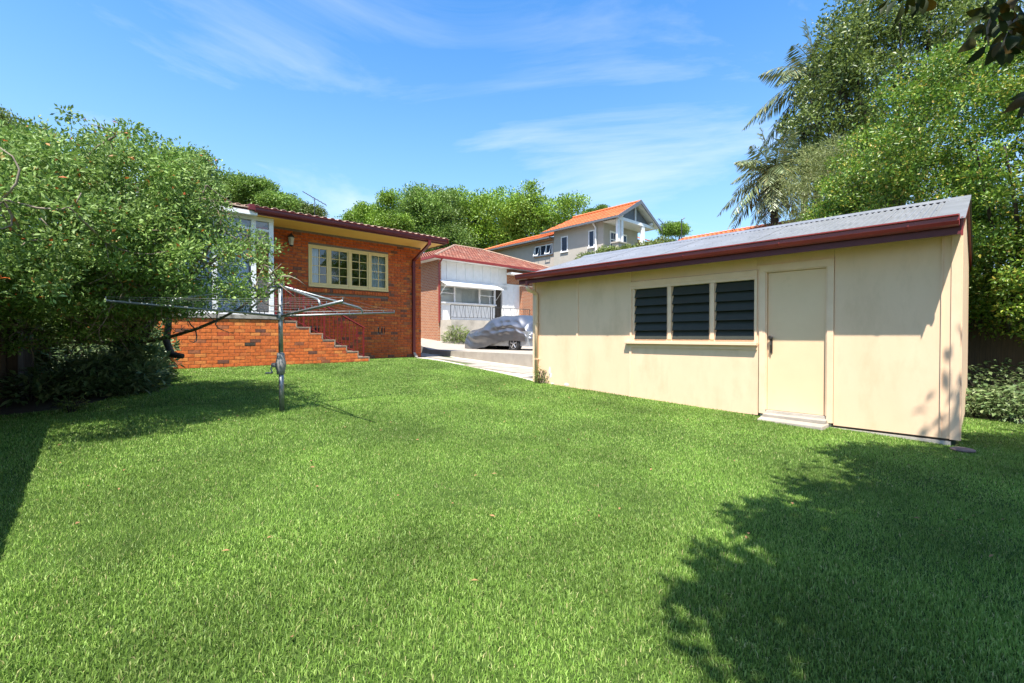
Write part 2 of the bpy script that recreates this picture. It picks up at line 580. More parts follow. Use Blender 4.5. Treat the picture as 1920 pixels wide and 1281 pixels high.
def leaves(P, A, Nn, Ln, Wn, fold=0.25):
    """leaf blades: base P, direction A, normal Nn; two folded triangles each"""
    n = len(P)
    A = unit(A)
    S = unit(np.cross(A, Nn))
    U = np.cross(S, A)
    Ln = np.broadcast_to(np.asarray(Ln, float), (n,))[:, None]
    Wn = np.broadcast_to(np.asarray(Wn, float), (n,))[:, None]
    b = P
    tip = P + A * Ln
    mid = P + A * Ln * 0.5 + U * (Wn * fold)
    l = mid + S * Wn * 0.5
    r = mid - S * Wn * 0.5
    V = np.stack([b, l, tip, r], 1).reshape(-1, 3)
    i = np.arange(n)[:, None] * 4
    F = np.concatenate([i + np.array([[0, 1, 2]]), i + np.array([[0, 2, 3]])], 1).reshape(-1, 3)
    return V, F


# ------------------------------------------------------------------ the setting: ground, lawn, path, driveway
def sheet(name, poly, mat, zoff, thick=0.0, zf=ground, step=None):
    """polygon (world x,y) laid on the terrain"""
    m = MB()
    if thick:
        m.slab([(x, y, zf(x, y) + zoff) for x, y in poly], thick)
    else:
        m.add([(x, y, zf(x, y) + zoff) for x, y in poly], [tuple(range(len(poly)))])
    return tag(m.build(name, mat), kind='structure')


gx = [-400, -120, -60, -30, -18, -12, -8, -4, 0, 4, 8, 12, 18, 30, 60, 120, 400]
V_, F_ = [], []
ds = [-300, -60, -8, -4, 0, 4, 8, 12, 14.3, 20, 60, 300]
for d_ in ds:
    for s_ in gx:
        x, y = FH.w(s_, d_)
        V_.append((x, y, ground(x, y) - 0.03))
for j in range(len(ds) - 1):
    for i in range(len(gx) - 1):
        a = j * len(gx) + i
        F_.append((a, a + 1, a + 1 + len(gx), a + len(gx)))
tag(MB().add(V_, F_).build('ground', 'earth'), kind='structure')

SHED_S, SHED_D0, SHED_D1, SHED_SB = 7.4, 0.21, 6.99, 11.4
# lawn outline (world xy), anticlockwise from behind the camera
bed_px = [(0, 778), (60, 772), (130, 766), (185, 752), (235, 736), (275, 718), (306, 700)]
bed_pts = [gpt(u, v) for u, v in bed_px]
path_px = [(776, 670.5), (800, 673), (840, 679), (900, 691), (960, 704), (1003, 715)]
path_pts = [gpt(u, v) for u, v in path_px]
left_near = FH.w(-0.95, -4.0)
left_mid = FH.w(-0.95, 8.6)
shed_l = FS.w(SHED_S, SHED_D1)
shed_r = FS.w(SHED_S, SHED_D0)
shed_rb = FS.w(10.1, SHED_D0)
lawn = [left_near, FH.w(13.0, -4.0), FH.w(11.6, -0.6), (7.7, 6.75), shed_rb, shed_r, shed_l] + path_pts[::-1] + \
       [FH.w(8.62, 14.12), FH.w(6.3, 14.12), FH.w(6.3, 13.2), FH.w(1.15, 13.2)] + bed_pts[::-1] + [left_mid]
sheet('lawn', lawn, 'turf', -0.012)
bed = [left_mid] + bed_pts + [FH.w(1.15, 13.25), FH.w(-0.95, 13.25)]
sheet('garden_bed', bed, 'soil', -0.008)
# side path: slabs of old concrete between the house, the shed and the driveway kerb
path = [FH.w(9.45, 6.2), FH.w(9.6, 9.9), FH.w(9.75, 13.9), FH.w(10.2, 16.0), FH.w(12.3, 20.2), FH.w(12.3, 26), FH.w(8.6, 26), FH.w(8.6, 14.1)] + path_pts + [shed_l, FS.w(SHED_S + 0.3, SHED_D1 - 0.4)]
path_o = sheet('path', path, 'concrete', -0.016)


def inpoly(P, poly):
    x, y = P[:, 0], P[:, 1]
    ins = np.zeros(len(P), bool)
    n = len(poly)
    for i in range(n):
        x1, y1 = poly[i]
        x2, y2 = poly[(i + 1) % n]
        c = ((y1 > y) != (y2 > y))
        with np.errstate(divide='ignore', invalid='ignore'):
            xi = (x2 - x1) * (y - y1) / (y2 - y1 + 1e-12) + x1
        ins ^= c & (x < xi)
    return ins


# individual paving slabs on the path
pav_mesh = {}
for i in range(22):
    for j in range(5):
        s0, d0 = 7.55 + j * 0.56 + 0.004 * i, 6.6 + i * 0.62
        c = np.array([FH.w(s0 + 0.28, d0 + 0.31)])
        cs = np.array([FH.w(s0 + a, d0 + b) for a in (0.0, 0.56) for b in (0.0, 0.62)])
        if not inpoly(cs, path).all():
            continue
        m = MB()
        q = [FH.w(s0 + a, d0 + b) for a, b in ((0.008, 0.008), (0.552, 0.008), (0.552, 0.612), (0.008, 0.612))]
        e = random.uniform(-0.004, 0.006)
        m.slab([(x, y, ground(x, y) + e) for x, y in q], 0.03)
        o = m.build('paving_slab', 'concrete_pale', path_o)
# raised driveway with its kerb face
kerb = [(9.5, 5.0), (9.6, 9.9), (9.75, 13.9), (10.15, 16.0), (10.9, 18.0), (12.3, 20.2), (12.6, 26.0)]
right = [(24, 26.0), (24, 20.2), (24, 18.0), (24, 16.0), (24, 13.9), (24, 9.9), (24, 5.0)]
m = MB()
n = len(kerb)
top = [(*FH.w(s, d), slab_z(s, d)) for s, d in kerb]
rt = [(*FH.w(s, d), slab_z(14.5, d)) for s, d in right][::-1]
bot = [(*FH.w(s, d), ground(*FH.w(s, d)) - 0.1) for s, d in kerb]
for i in range(n - 1):
    m.quad(top[i], rt[i], rt[i + 1], top[i + 1])
    m.quad(bot[i], top[i], top[i + 1], bot[i + 1])
tag(m.build('driveway', 'concrete_pale'), kind='structure')


# ------------------------------------------------------------------ bricks
def brick_mesh(name, ln, mat, h=0.076, dep=0.05, axis='s'):
    m = MB()
    e = 0.004
    # front face slightly smaller than the back: worn arrises
    vs_ = [(0, dep, 0), (ln, dep, 0), (ln, dep, h), (0, dep, h), (e, 0, e), (ln - e, 0, e), (ln - e, 0, h - e), (e, 0, h - e),
           (0, e, 0), (ln, e, 0), (ln, e, h), (0, e, h)]
    fs_ = [(4, 5, 6, 7), (8, 9, 5, 4), (9, 10, 6, 5), (10, 11, 7, 6), (11, 8, 4, 7), (0, 1, 9, 8), (1, 2, 10, 9), (2, 3, 11, 10), (3, 0, 8, 11)]
    m.add(vs_, fs_)
    return m


def lay_bricks(parent, base, mat, d, z0, courses, s_lo, s_hi, holes=(), key='stretcher', limit=300, phase=0.0, order=None, skip=None):
    """stretcher bond facing -d; s_lo, s_hi: functions of course height"""
    full = []
    cut = []
    for c in range(courses):
        z = z0 + c * 0.086
        lo, hi = s_lo(z), s_hi(z)
        if hi - lo < 0.05:
            continue
        spans = [(lo, hi)]
        for (a, b, za_, zb_) in holes:
            if z + 0.06 > za_ and z + 0.02 < zb_:
                ns = []
                for (p, q) in spans:
                    if b <= p or a >= q:
                        ns.append((p, q))
                    else:
                        if a - p > 0.04:
                            ns.append((p, a))
                        if q - b > 0.04:
                            ns.append((b, q))
                spans = ns
        s = math.floor((lo - 1) / 0.24) * 0.24 + (0.12 if c % 2 else 0.0) + phase
        while s < hi:
            for (p, q) in spans:
                a, b = max(s, p), min(s + 0.23, q)
                if b - a > 0.229:
                    full.append((a, z))
                elif b - a > 0.03:
                    cut.append((a, z, b - a))
            s += 0.24
    full.sort(key=order or (lambda t: t[0]))
    me = brick_mesh('brick', 0.23, mat).mesh('brick', mat)
    for (a, z) in full[:limit]:
        o = place('brick', me, parent, (a - base[0], d - random.uniform(0, 0.004) - base[1], z - base[2]))
    rest = MB(base)
    for (a, z, ln) in [(a, z, 0.23) for a, z in full[limit:]] + cut:
        bm_ = brick_mesh('b', ln, mat)
        j = random.uniform(0, 0.004)
        rest.add([(x + a, y + d - j, zz + z) for x, y, zz in bm_.v], bm_.f)
    if rest.v:
        tag(rest.build('brick_courses', mat, parent), kind='stuff')


# ------------------------------------------------------------------ brick house
HD = 14.1
HB = (8.6, HD, -0.78)
house, hm = fthing('brick_house', 'red brick house with low tiled roof, yellow eave and four-sash cream window', 'house', FH, HB)
WS0, WS1, WZ0, WZ1 = 4.75, 7.33, 1.465, 2.725
m = hm()
yb0, yb1 = HD + 0.012, HD + 0.24
m.box(1.2, WS0, yb0, yb1, -0.9, 3.108).box(WS1, 8.6, yb0, yb1, -0.9, 3.108)
m.box(WS0, WS1, yb0, yb1, -0.9, WZ0 - 0.01).box(WS0, WS1, yb0, yb1, WZ1, 3.16)
m.box(8.36, 8.598, yb1, 26, -0.9, 3.108)
m.box(-3.0, -2.8, yb1, 26, -0.9, 3.108)
m.build('wall', 'mortar', house)
holes = [(WS0 - 0.005, WS1 + 0.005, 1.30, WZ1 + 0.005)]
vents = [(6.97, 0.09), (4.82, 0.07)]
for vs0, vz in vents:
    for k, off in enumerate((0.0, 0.11, 0.2)):
        holes.append((vs0 + off, vs0 + off + (0.035 if k != 1 else 0.05), vz - 0.01, vz + 0.165))
z_start = -0.82
lay_bricks(house, HB, 'brick_house', HD, z_start, 45, lambda z: 3.2, lambda z: 8.598, holes, order=lambda t: -t[0] - 0.0 * t[1])
# return wall of the house along the side path (its corner bricks)
ret = hm()
for c in range(45):
    z = z_start + c * 0.086
    for k in range(6):
        y0 = HD + 0.004 + k * 0.24 - (0.12 if c % 2 else 0)
        y0c = max(y0, HD + 0.05)
        ret.box(8.59, 8.604, y0c, y0 + 0.23, z, z + 0.076)
tag(ret.build('brick_return', 'brick_house', house), kind='stuff')
for vs0, vz in vents:
    mv = hm()
    for k, off in enumerate((0.0, 0.11, 0.2)):
        w = 0.035 if k != 1 else 0.05
        mv.box(vs0 + off, vs0 + off + w, HD + 0.011, HD + 0.02, vz, vz + 0.16)
    mv.build('air_vent', 'dark_void', house)
# sloping brick sill, bricks on edge
sill_me = None
ns = int((WS1 - WS0 + 0.12) / 0.086)
for i in range(ns):
    s = WS0 - 0.06 + i * 0.086
    if sill_me is None:
        mm_ = MB()
        mm_.add([(0, -0.05, 0), (0.076, -0.05, 0), (0.076, 0.06, 0), (0, 0.06, 0), (0, -0.05, 0.10), (0.076, -0.05, 0.10), (0.076, 0.06, 0.145), (0, 0.06, 0.145)],
                [(0, 3, 2, 1), (4, 5, 6, 7), (0, 1, 5, 4), (1, 2, 6, 5), (2, 3, 7, 6), (3, 0, 4, 7)])
        sill_me = mm_.mesh('brick', 'brick_house')
    place('brick', sill_me, house, (s - HB[0], HD - HB[1], 1.315 - HB[2]))
# window: outer frame, four sashes of eight panes
win = hm()
fy0, fy1 = HD - 0.012, HD + 0.10
win.box(WS0, WS1, fy0, fy1, WZ1 - 0.055, WZ1 - 0.001)
win.box(WS0, WS1, fy0 - 0.02, fy1, WZ0, WZ0 + 0.06)
win.box(WS0, WS0 + 0.05, fy0, fy1, WZ0 + 0.06, WZ1 - 0.055).box(WS1 - 0.05, WS1, fy0, fy1, WZ0 + 0.06, WZ1 - 0.055)
edges = [WS0 + 0.05, 5.36, 6.01, 6.665, WS1 - 0.05]
for e in edges[1:-1]:
    win.box(e - 0.025, e + 0.025, fy0, fy1, WZ0 + 0.06, WZ1 - 0.055)
wino = win.build('window', 'window_cream', house, bevel=0.004)
for i in range(4):
    a = edges[i] + (0.027 if i else 0.002)
    b = edges[i + 1] - (0.027 if i < 3 else 0.002)
    z0, z1 = WZ0 + 0.062, WZ1 - 0.057
    out_ = 0.018 if i in (0, 3) else 0.0
    sy0, sy1 = HD + 0.005 - out_, HD + 0.045 - out_
    fw = 0.05
    sm = hm()
    sm.box(a, b, sy0, sy1, z0, z0 + fw + 0.02).box(a, b, sy0, sy1, z1 - fw, z1)
    sm.box(a, a + fw, sy0, sy1, z0 + fw + 0.02, z1 - fw).box(b - fw, b, sy0, sy1, z0 + fw + 0.02, z1 - fw)
    ga, gb, gz0, gz1 = a + fw, b - fw, z0 + fw + 0.02, z1 - fw
    gw, gh = (gb - ga) / 2, (gz1 - gz0) / 4
    sm.box(ga + gw - 0.011, ga + gw + 0.011, sy0 + 0.006, sy1 - 0.006, gz0, gz1)
    for k in range(1, 4):
        sm.box(ga, ga + gw - 0.011, sy0 + 0.007, sy1 - 0.007, gz0 + k * gh - 0.01, gz0 + k * gh + 0.01)
        sm.box(ga + gw + 0.011, gb, sy0 + 0.007, sy1 - 0.007, gz0 + k * gh - 0.01, gz0 + k * gh + 0.01)
    sm.build('sash', 'window_cream', wino, bevel=0.003)
    for c in range(2):
        for k in range(4):
            tl = random.uniform(-0.004, 0.004)
            x0, x1 = ga + c * gw + 0.008, ga + (c + 1) * gw - 0.008
            q0, q1 = gz0 + k * gh + 0.008, gz0 + (k + 1) * gh - 0.008
            ym = (sy0 + sy1) / 2
            hm().quad((x0, ym, q0), (x1, ym + tl, q0), (x1, ym + tl, q1), (x0, ym + tl * 0.5, q1)).build('pane', 'glass', wino)


def curtain(s0, s1, d, z0, z1, mb, amp=0.02, folds=9):
    k = folds * 6
    pv, pf = [], []
    for i in range(k + 1):
        f = i / k
        y = d + amp * math.sin(f * folds * 2 * math.pi) + 0.3 * amp * math.sin(f * 17)
        pv += [(s0 + (s1 - s0) * f, y, z0), (s0 + (s1 - s0) * f, y, z1)]
    for i in range(k):
        pf.append((2 * i, 2 * i + 2, 2 * i + 3, 2 * i + 1))
    return mb.add(pv, pf)


curtain(4.76, 5.10, HD + 0.2, 1.45, 2.74, hm(), folds=4).build('curtain', 'curtain', house, smooth=True)
curtain(6.78, 7.31, HD + 0.2, 1.45, 2.74, hm(), folds=6).build('curtain', 'curtain', house, smooth=True)
rm = hm()
rm.box(3.6, 8.3, HD + 3.4, HD + 3.5, -0.4, 3.1).box(3.6, 8.3, HD + 0.3, HD + 3.4, -0.45, -0.4).box(3.6, 8.3, HD + 0.3, HD + 3.4, 3.05, 3.1)
rm.box(3.55, 3.6, HD + 0.3, HD + 3.4, -0.4, 3.1).box(8.3, 8.34, HD + 0.3, HD + 3.4, -0.4, 3.1)
rm.build('inner_room', 'interior', house)
# eave: soffit, fascia, gutter, downpipe
GD = 12.95
GS0, GS1 = 3.07, 8.88
hm().box(GS0 + 0.02, GS1 - 0.03, GD + 0.05, 20.0, 3.11, 3.125).build('soffit', 'soffit', house)
hm().box(GS0, GS1, GD + 0.02, GD + 0.045, 3.09, 3.27).box(GS1 - 0.028, GS1 - 0.003, GD + 0.045, 20, 3.09, 3.27).build('fascia', 'maroon_dark', house)
gut_prof = [(0, 0), (-0.05, -0.004), (-0.085, 0.012), (-0.098, 0.05), (-0.098, 0.092), (-0.118, 0.104), (-0.118, 0.118), (-0.108, 0.118), (-0.108, 0.11), (-0.088, 0.098), (-0.088, 0.05), (-0.07, 0.02), (-0.01, 0.012), (-0.01, 0.12), (0, 0.12)]
gut = hm().prism([(GD + 0.02 + y, 3.13 + z * 1.15) for y, z in gut_prof], 'x', GS0 - 0.02, GS1 + 0.03)
gut.box(GS0 - 0.026, GS0 - 0.018, GD - 0.10, GD + 0.02, 3.125, 3.275).box(GS1 + 0.028, GS1 + 0.036, GD - 0.10, GD + 0.02, 3.125, 3.275)
gut.box(GS0 - 0.15, GS0 - 0.03, GD - 0.09, GD + 0.6, 3.17, 3.31)
guto = gut.build('gutter', 'maroon_shaded', house)
dp = hm()
ds_ = 8.28
dp.box(ds_ - 0.13, ds_ - 0.03, GD - 0.07, GD + 0.01, 2.98, 3.14)


def barpath(mb, pts, w, h):
    """rectangular section swept along points"""
    for a, b in zip(pts[:-1], pts[1:]):
        A, B = Vector(a), Vector(b)
        t = (B - A).normalized()
        up = Vector((1, 0, 0)) if abs(t.x) < 0.9 else Vector((0, 0, 1))
        s = t.cross(up).normalized() * (h / 2)
        u = up * (w / 2)
        c = [(-1, -1), (1, -1), (1, 1), (-1, 1)]
        mb.add([tuple(A + u * i + s * j) for i, j in c] + [tuple(B + u * i + s * j) for i, j in c],
               [(0, 1, 2, 3), (7, 6, 5, 4), (0, 4, 5, 1), (1, 5, 6, 2), (2, 6, 7, 3), (3, 7, 4, 0)])
    return mb


dpx = ds_ - 0.08
barpath(dp, [(dpx, GD - 0.03, 3.02), (ds_, HD - 0.05, 2.62)], 0.098, 0.07)
barpath(dp, [(ds_, HD - 0.045, 2.66), (ds_, HD - 0.045, -0.68)], 0.10, 0.072)
dpo = dp.build('downpipe', 'maroon_shaded', house, bevel=0.006)
barpath(hm(), [(ds_, HD - 0.05, -0.6), (ds_ + 0.04, HD - 0.16, -0.76)], 0.09, 0.06).build('downpipe_shoe', 'concrete_pale', dpo)
for z in (2.4, 0.9):
    hm().box(ds_ - 0.075, ds_ + 0.075, HD - 0.085, HD - 0.002, z, z + 0.03).build('bracket', 'maroon_shaded', dpo)
# roof: low pitch of tiles, the eave row built one by one
RP = 0.20


def roofz(d):
    return 3.28 + (d - GD + 0.03) * RP


hm().slab([(-2.9, GD + 0.02, roofz(GD + 0.02) - 0.035), (GS1 + 0.02, GD + 0.02, roofz(GD + 0.02) - 0.035), (GS1 + 0.02, 19.5, roofz(19.5) - 0.035), (-2.9, 19.5, roofz(19.5) - 0.035)], 0.03).build('roof_sheathing', 'tile_brown', house)


def tile_profile(w=0.205, l=0.36, lift=0.028):
    xs = [0, 0.03, 0.075, 0.12, 0.15, 0.205]
    hs = [0.012, 0.045, 0.058, 0.045, 0.012, 0.012]
    m = MB()
    v = []
    for y, dz in ((0, lift), (l, 0.0)):
        for x, h in zip(xs, hs):
            v.append((x * w / 0.205, y, h + dz))
        for x, h in zip(xs, hs):
            v.append((x * w / 0.205, y, h + dz - 0.014))
    k = len(xs)
    f = []
    for i in range(k - 1):
        f.append((i, i + 1, 2 * k + i + 1, 2 * k + i))
        f.append((k + i + 1, k + i, 3 * k + i, 3 * k + i + 1))
        f.append((i + 1, i, k + i, k + i + 1))
    f.append((0, 2 * k, 3 * k, k))
    f.append((k - 1, 2 * k - 1, 4 * k - 1, 3 * k - 1))
    m.add(v, f)
    return m


tp = tile_profile()
tl_me = MB().add([(x, y * math.cos(0.2) - 0, z + y * RP) for x, y, z in tp.v], tp.f).mesh('roof_tile', 'tile_brown')
s = GS0 - 0.05
while s < GS1 - 0.1:
    place('roof_tile', tl_me, house, (s - HB[0], GD - 0.07 - HB[1], 3.232 - HB[2] + random.uniform(-0.004, 0.006)))
    s += 0.213
rest = hm()
for rI in range(1, 17):
    s = -2.8 if rI > 1 else GS0
    while s < GS1 - 0.1:
        y0 = GD - 0.07 + rI * 0.32
        rest.add([(x + s, y + y0, z + (y + rI * 0.32) * RP + 3.232) for x, y, z in tp.v], tp.f)
        s += 0.213
tag(rest.build('roof_tiles', 'tile_brown', house), kind='stuff')
# coach lamp on the wall
lx, lz = 4.23, 2.72
lm = hm()
lm.lathe((lx, HD - 0.012, lz), [(0.05, 0.0), (0.05, 0.012)], axis='y')
lm.tube([(lx, HD - 0.01, lz - 0.05), (lx, HD - 0.09, lz - 0.09), (lx, HD - 0.15, lz - 0.02)], 0.011)
lm.tube([(lx, HD - 0.02, lz + 0.04), (lx, HD - 0.06, lz + 0.16), (lx, HD - 0.14, lz + 0.22)], 0.008)
lm.lathe((lx, HD - 0.15, lz), [(0.10, 0.10), (0.105, 0.115), (0.04, 0.19), (0.015, 0.21), (0.012, 0.24)], seg=6)
lm.lathe((lx, HD - 0.15, lz), [(0.02, -0.16), (0.055, -0.135), (0.06, -0.12)], seg=6)
lo = lm.build('wall_lamp', 'lamp_metal', house)
hm().lathe((lx, HD - 0.15, lz), [(0.055, -0.12), (0.085, 0.10)], seg=6).build('lamp_glass', 'lamp_glass', lo)
# sunroom on the terrace: white posts, louvre glass, narrow fixed light
TD = 13.2
posts = [-0.5, 0.4, 1.32, 2.24, 3.10, 3.52]
SZ0, SZ1 = 0.54, 3.0
for i, p in enumerate(posts):
    w = 0.055 if i >= 3 else 0.05
    hm().box(p - w, p + w, TD + 0.05, TD + 0.17, SZ0, SZ1).build('sunroom_post', 'white_trim', house, bevel=0.006)
hm().box(-1.0, 3.575, TD + 0.045, TD + 0.175, SZ1, SZ1 + 0.10).build('sunroom_beam', 'white_paint', house)
hm().box(-1.0, 3.465, TD + 0.07, TD + 0.15, 2.74, 2.80).box(-1.0, 3.465, TD + 0.06, TD + 0.16, SZ0, SZ0 + 0.07).build('sunroom_rail', 'white_trim', house)
hm().box(-1.2, 3.12, TD - 0.25, TD - 0.12, 3.06, 3.16).build('sunroom_gutter', 'white_paint', house)
hm().slab([(-1.2, TD - 0.16, 3.2), (3.0, TD - 0.16, 3.2), (3.0, TD + 1.2, 3.47), (-1.2, TD + 1.2, 3.47)], 0.05).build('sunroom_roof', 'tile_brown', house)
blade_me = MB().add([(0, 0, 0), (0.75, 0, 0), (0.75, 0.04, 0.148), (0, 0.04, 0.148), (0, 0.005, 0), (0.75, 0.005, 0), (0.75, 0.045, 0.148), (0, 0.045, 0.148)],
                    [(0, 1, 2, 3), (7, 6, 5, 4), (0, 4, 5, 1), (3, 2, 6, 7)]).mesh('glass_blade', 'glass_louvre')
for (a, b) in ((0.4, 1.32), (1.32, 2.24), (2.24, 3.10)):
    for k in range(15):
        o = place('glass_blade', blade_me, house, (a + 0.055 - HB[0], TD + 0.085 - HB[1], SZ0 + 0.08 + k * 0.139 - HB[2]))
        o.scale = ((b - a - 0.11) / 0.75, 1, 1)
hm().quad((3.156, TD + 0.11, SZ0 + 0.07), (3.464, TD + 0.11, SZ0 + 0.07), (3.464, TD + 0.11, 2.74), (3.156, TD + 0.11, 2.74)).build('side_light', 'glass', house)
hm().quad((-1, TD + 0.11, 2.8), (3.46, TD + 0.11, 2.8), (3.46, TD + 0.11, SZ1), (-1, TD + 0.11, SZ1)).build('top_light', 'glass', house)
hm().box(-1.0, 3.0, TD + 0.30, TD + 0.32, SZ0, 2.95).build('sunroom_panel', 'room_white', house)
curtain(2.72, 3.02, TD + 0.25, SZ0, 2.75, hm(), folds=4).build('curtain', 'curtain', house, smooth=True)
hm().box(-1.0, 3.5, TD + 0.18, TD + 0.9, 3.02, 3.06).build('sunroom_ceiling', 'room_white', house)
# aerial on the house roof
ax, ay, az = apt(590, 388, 19.0)
an = thing('roof_aerial', 'thin television aerial standing on the brick house roof', 'aerial', (ax, ay, az - 1.0))


def aerial(parent, h, sc_=1.0, yaw=0.6, tilt=0.35, mat='iron_black', rods=7):
    MB().tube([(0, 0, 0), (0, 0, h)], 0.018 * sc_, 6).build('mast', mat, parent)
    bm_ = MB()
    bd = Vector((math.cos(yaw), math.sin(yaw), -tilt)).normalized()
    side = Vector((-math.sin(yaw), math.cos(yaw), 0))
    c = Vector((0, 0, h))
    bm_.tube([tuple(c - bd * 0.7 * sc_), tuple(c + bd * 0.7 * sc_)], 0.022 * sc_, 6)
    for k in range(rods):
        p = c + bd * (-0.65 + 1.3 * k / (rods - 1)) * sc_
        ln = (0.14 + 0.22 * k / rods) * sc_
        bm_.tube([tuple(p - side * ln), tuple(p + side * ln)], 0.008 * sc_, 5)
    bm_.tube([tuple(c - side * 0.9 * sc_ - Vector((0, 0, .12))), tuple(c + side * 0.9 * sc_ - Vector((0, 0, .12)))], 0.008 * sc_, 5)
    bm_.build('boom', mat, parent)


aerial(an, 1.35, 0.75, yaw=0.25, tilt=0.55)

# ------------------------------------------------------------------ brick terrace with steps
TB = (3.8, TD, -0.8)
ter, tm = fthing('brick_terrace', 'orange brick terrace wall with concrete slab and flight of brick steps', 'terrace', FH, TB)
steps = [(4.132, 0.407), (4.487, 0.241), (4.831, 0.066), (5.185, -0.116), (5.527, -0.294), (5.88, -0.471), (6.231, -0.644)]


def s_hi(z):
    if z + 0.07 < 0.435 and z + 0.07 > steps[0][1] - 0.02:
        return 3.80
    hi = 3.80
    for (s, t) in steps:
        if z + 0.05 < t - 0.015:
            hi = max(hi, s)
    return hi - 0.005


mt = tm()
mt.box(-0.85, 3.79, TD + 0.012, TD + 0.20, -0.95, 0.43)
for i, (s, t) in enumerate(steps):
    s0 = 3.79 if i == 0 else steps[i - 1][0] - 0.012
    mt.box(s0, s - 0.012, TD + 0.0125, HD + 0.008, -0.95, t - 0.03)
mt.build('wall', 'mortar_light', ter)
lay_bricks(ter, TB, 'brick', TD, 0.436 - 0.012 - 0.086 * 16, 16, lambda z: -0.85, s_hi, (), order=lambda t: -t[0])
for i, (s, t) in enumerate(steps):
    s0 = (3.80 if i == 0 else steps[i - 1][0])
    tm().box(s0 - 0.005, s + 0.008, TD - 0.006, HD + 0.005, t - 0.03, t).box(s - 0.03, s + 0.006, TD - 0.005, HD + 0.004, t - 0.17, t - 0.03).build('step_tread', 'mortar_light', ter)
tm().box(-1.0, 3.80, TD - 0.03, HD + 0.01, 0.436, 0.538).build('slab', 'slab_grey', ter)
# dark weathered brick markers (an air brick in the terrace face)
tm().box(2.86, 3.09, TD - 0.006, TD + 0.02, -0.257, -0.181).build('air_brick', 'bark_dark', ter)

# railing of the steps
RB = (4.9, TD + 0.1, -0.1)
rl, rmb = fthing('stair_railing', 'dark red wrought iron railing beside the brick steps', 'railing', FH, RB)
ry = TD + 0.09


def rail_z(s):
    return 1.49 if s < 3.72 else 1.49 - (s - 3.72) * (1.49 - 0.247) / (6.09 - 3.72)


def step_z(s):
    if s < 3.8:
        return 0.538
    for (e, t) in steps:
        if s < e + 0.002:
            return t
    return -0.65


rmb().tube([(3.55, ry, 1.49), (3.72, ry, 1.49), (6.12, ry, 0.232)], 0.026, 6).build('handrail', 'iron_red', rl)
rmb().tube([(3.75, ry, 0.60), (6.07, ry, -0.615)], 0.015, 6).build('bottom_rail', 'iron_red', rl)
for ps in (3.62, 4.34, 4.906, 6.085):
    rmb().box(ps - 0.019, ps + 0.019, ry - 0.019, ry + 0.019, step_z(ps), rail_z(ps)).build('post', 'iron_red', rl)
q = 3.76
i = 0
while q < 6.0:
    if min(abs(q - p) for p in (4.34, 4.906, 6.085)) > 0.05:
        zb_ = 0.60 - (q - 3.75) * (0.60 + 0.615) / (6.07 - 3.75)
        bmm = rmb()
        bmm.tube([(q, ry, zb_), (q, ry, rail_z(q))], 0.010, 5)
        if i % 4 == 2:   # scrolled baluster
            zc_ = (zb_ + rail_z(q)) / 2 + 0.08
            for (dz, rr) in ((0.0, 0.055), (0.0, 0.03), (0.11, 0.026), (-0.11, 0.026), (0.19, 0.018), (-0.19, 0.018)):
                bmm.tube([(q + rr * math.cos(a), ry, zc_ + dz + rr * math.sin(a)) for a in [k * 2 * math.pi / 12 for k in range(13)]], 0.010, 5, caps=False)
        bmm.build('baluster', 'iron_red', rl)
    q += 0.118
    i += 1

# ------------------------------------------------------------------ cream shed
SB = (SHED_S, 3.6, -1.24)
shed, sm_ = fthing('garden_shed', 'cream fibro shed with corrugated iron roof, maroon gutter and louvre window', 'shed', FS, SB)
S0 = SHED_S
top_z = 1.17
bot_z = -1.225
DW0, DW1 = 1.42, 2.345      # door frame outer
WN0, WN1 = 2.377, 4.547     # window frame outer
# wall sheets
th = 0.008


def panel(d0, d1, z0, z1):
    return sm_().box(S0, S0 + th, d0, d1, z0, z1).build('wall_panel', 'cream', shed)


panel(SHED_D0 + 0.02, DW0 - 0.004, bot_z + 0.01, top_z)
panel(DW0 + 0.0, 2.374, 1.046, top_z)
sm_().box(S0 + 0.001, S0 + 0.02, DW1 - 0.002, WN0 + 0.002, -0.13, 1.046).build('cover_strip', 'cream_trim', shed)
panel(WN0 + 0.0, 4.53, 0.99, top_z)
panel(2.36, 4.53, bot_z + 0.03, -0.13)
panel(4.536, 5.767, bot_z + 0.02, top_z)
panel(5.773, SHED_D1 - 0.02, bot_z + 0.02, top_z)
sm_().box(S0 + 0.012, S0 + 0.04, SHED_D0 + 0.03, SHED_D1 - 0.03, -1.24, -1.2).build('base_plate', 'bark_dark', shed)
for dj, z0, z1 in ((5.77, bot_z + 0.03, top_z), (4.535, bot_z + 0.03, -0.17), (4.53, 0.99, top_z), (0.36, bot_z + 0.02, top_z)):
    w = 0.018 if dj > 4.6 or z0 < 0 and dj > 1 else 0.010
    if dj == 0.36:
        w = 0.004
    sm_().box(S0 - 0.016, S0 - 0.001, dj - w * 1.25, dj + w * 1.25, z0, z1).build('cover_strip', 'cream_trim', shed)
# corner boards
sm_().box(S0 - 0.02, S0 + 0.06, SHED_D1 - 0.045, SHED_D1 + 0.018, bot_z, top_z).build('corner_board', 'cream_trim', shed)
sm_().box(S0 - 0.012, S0 - 0.002, SHED_D0 - 0.01, SHED_D0 + 0.07, bot_z + 0.005, top_z).build('corner_board', 'cream_trim', shed)
sm_().box(S0 + 0.01, S0 + 0.09, SHED_D0 - 0.025, SHED_D0 + 0.0, bot_z, 1.2).build('corner_board', 'cream_trim', shed)
# end, back and far walls
RIDGE_S, RIDGE_Z, EAVE_S, EAVE_Z = 9.4, 2.0, 6.98, 1.262
BACK_S = 2 * RIDGE_S - S0


def rz(s):
    return EAVE_Z + (min(s, 2 * RIDGE_S - s) - EAVE_S) * (RIDGE_Z - EAVE_Z) / (RIDGE_S - EAVE_S)


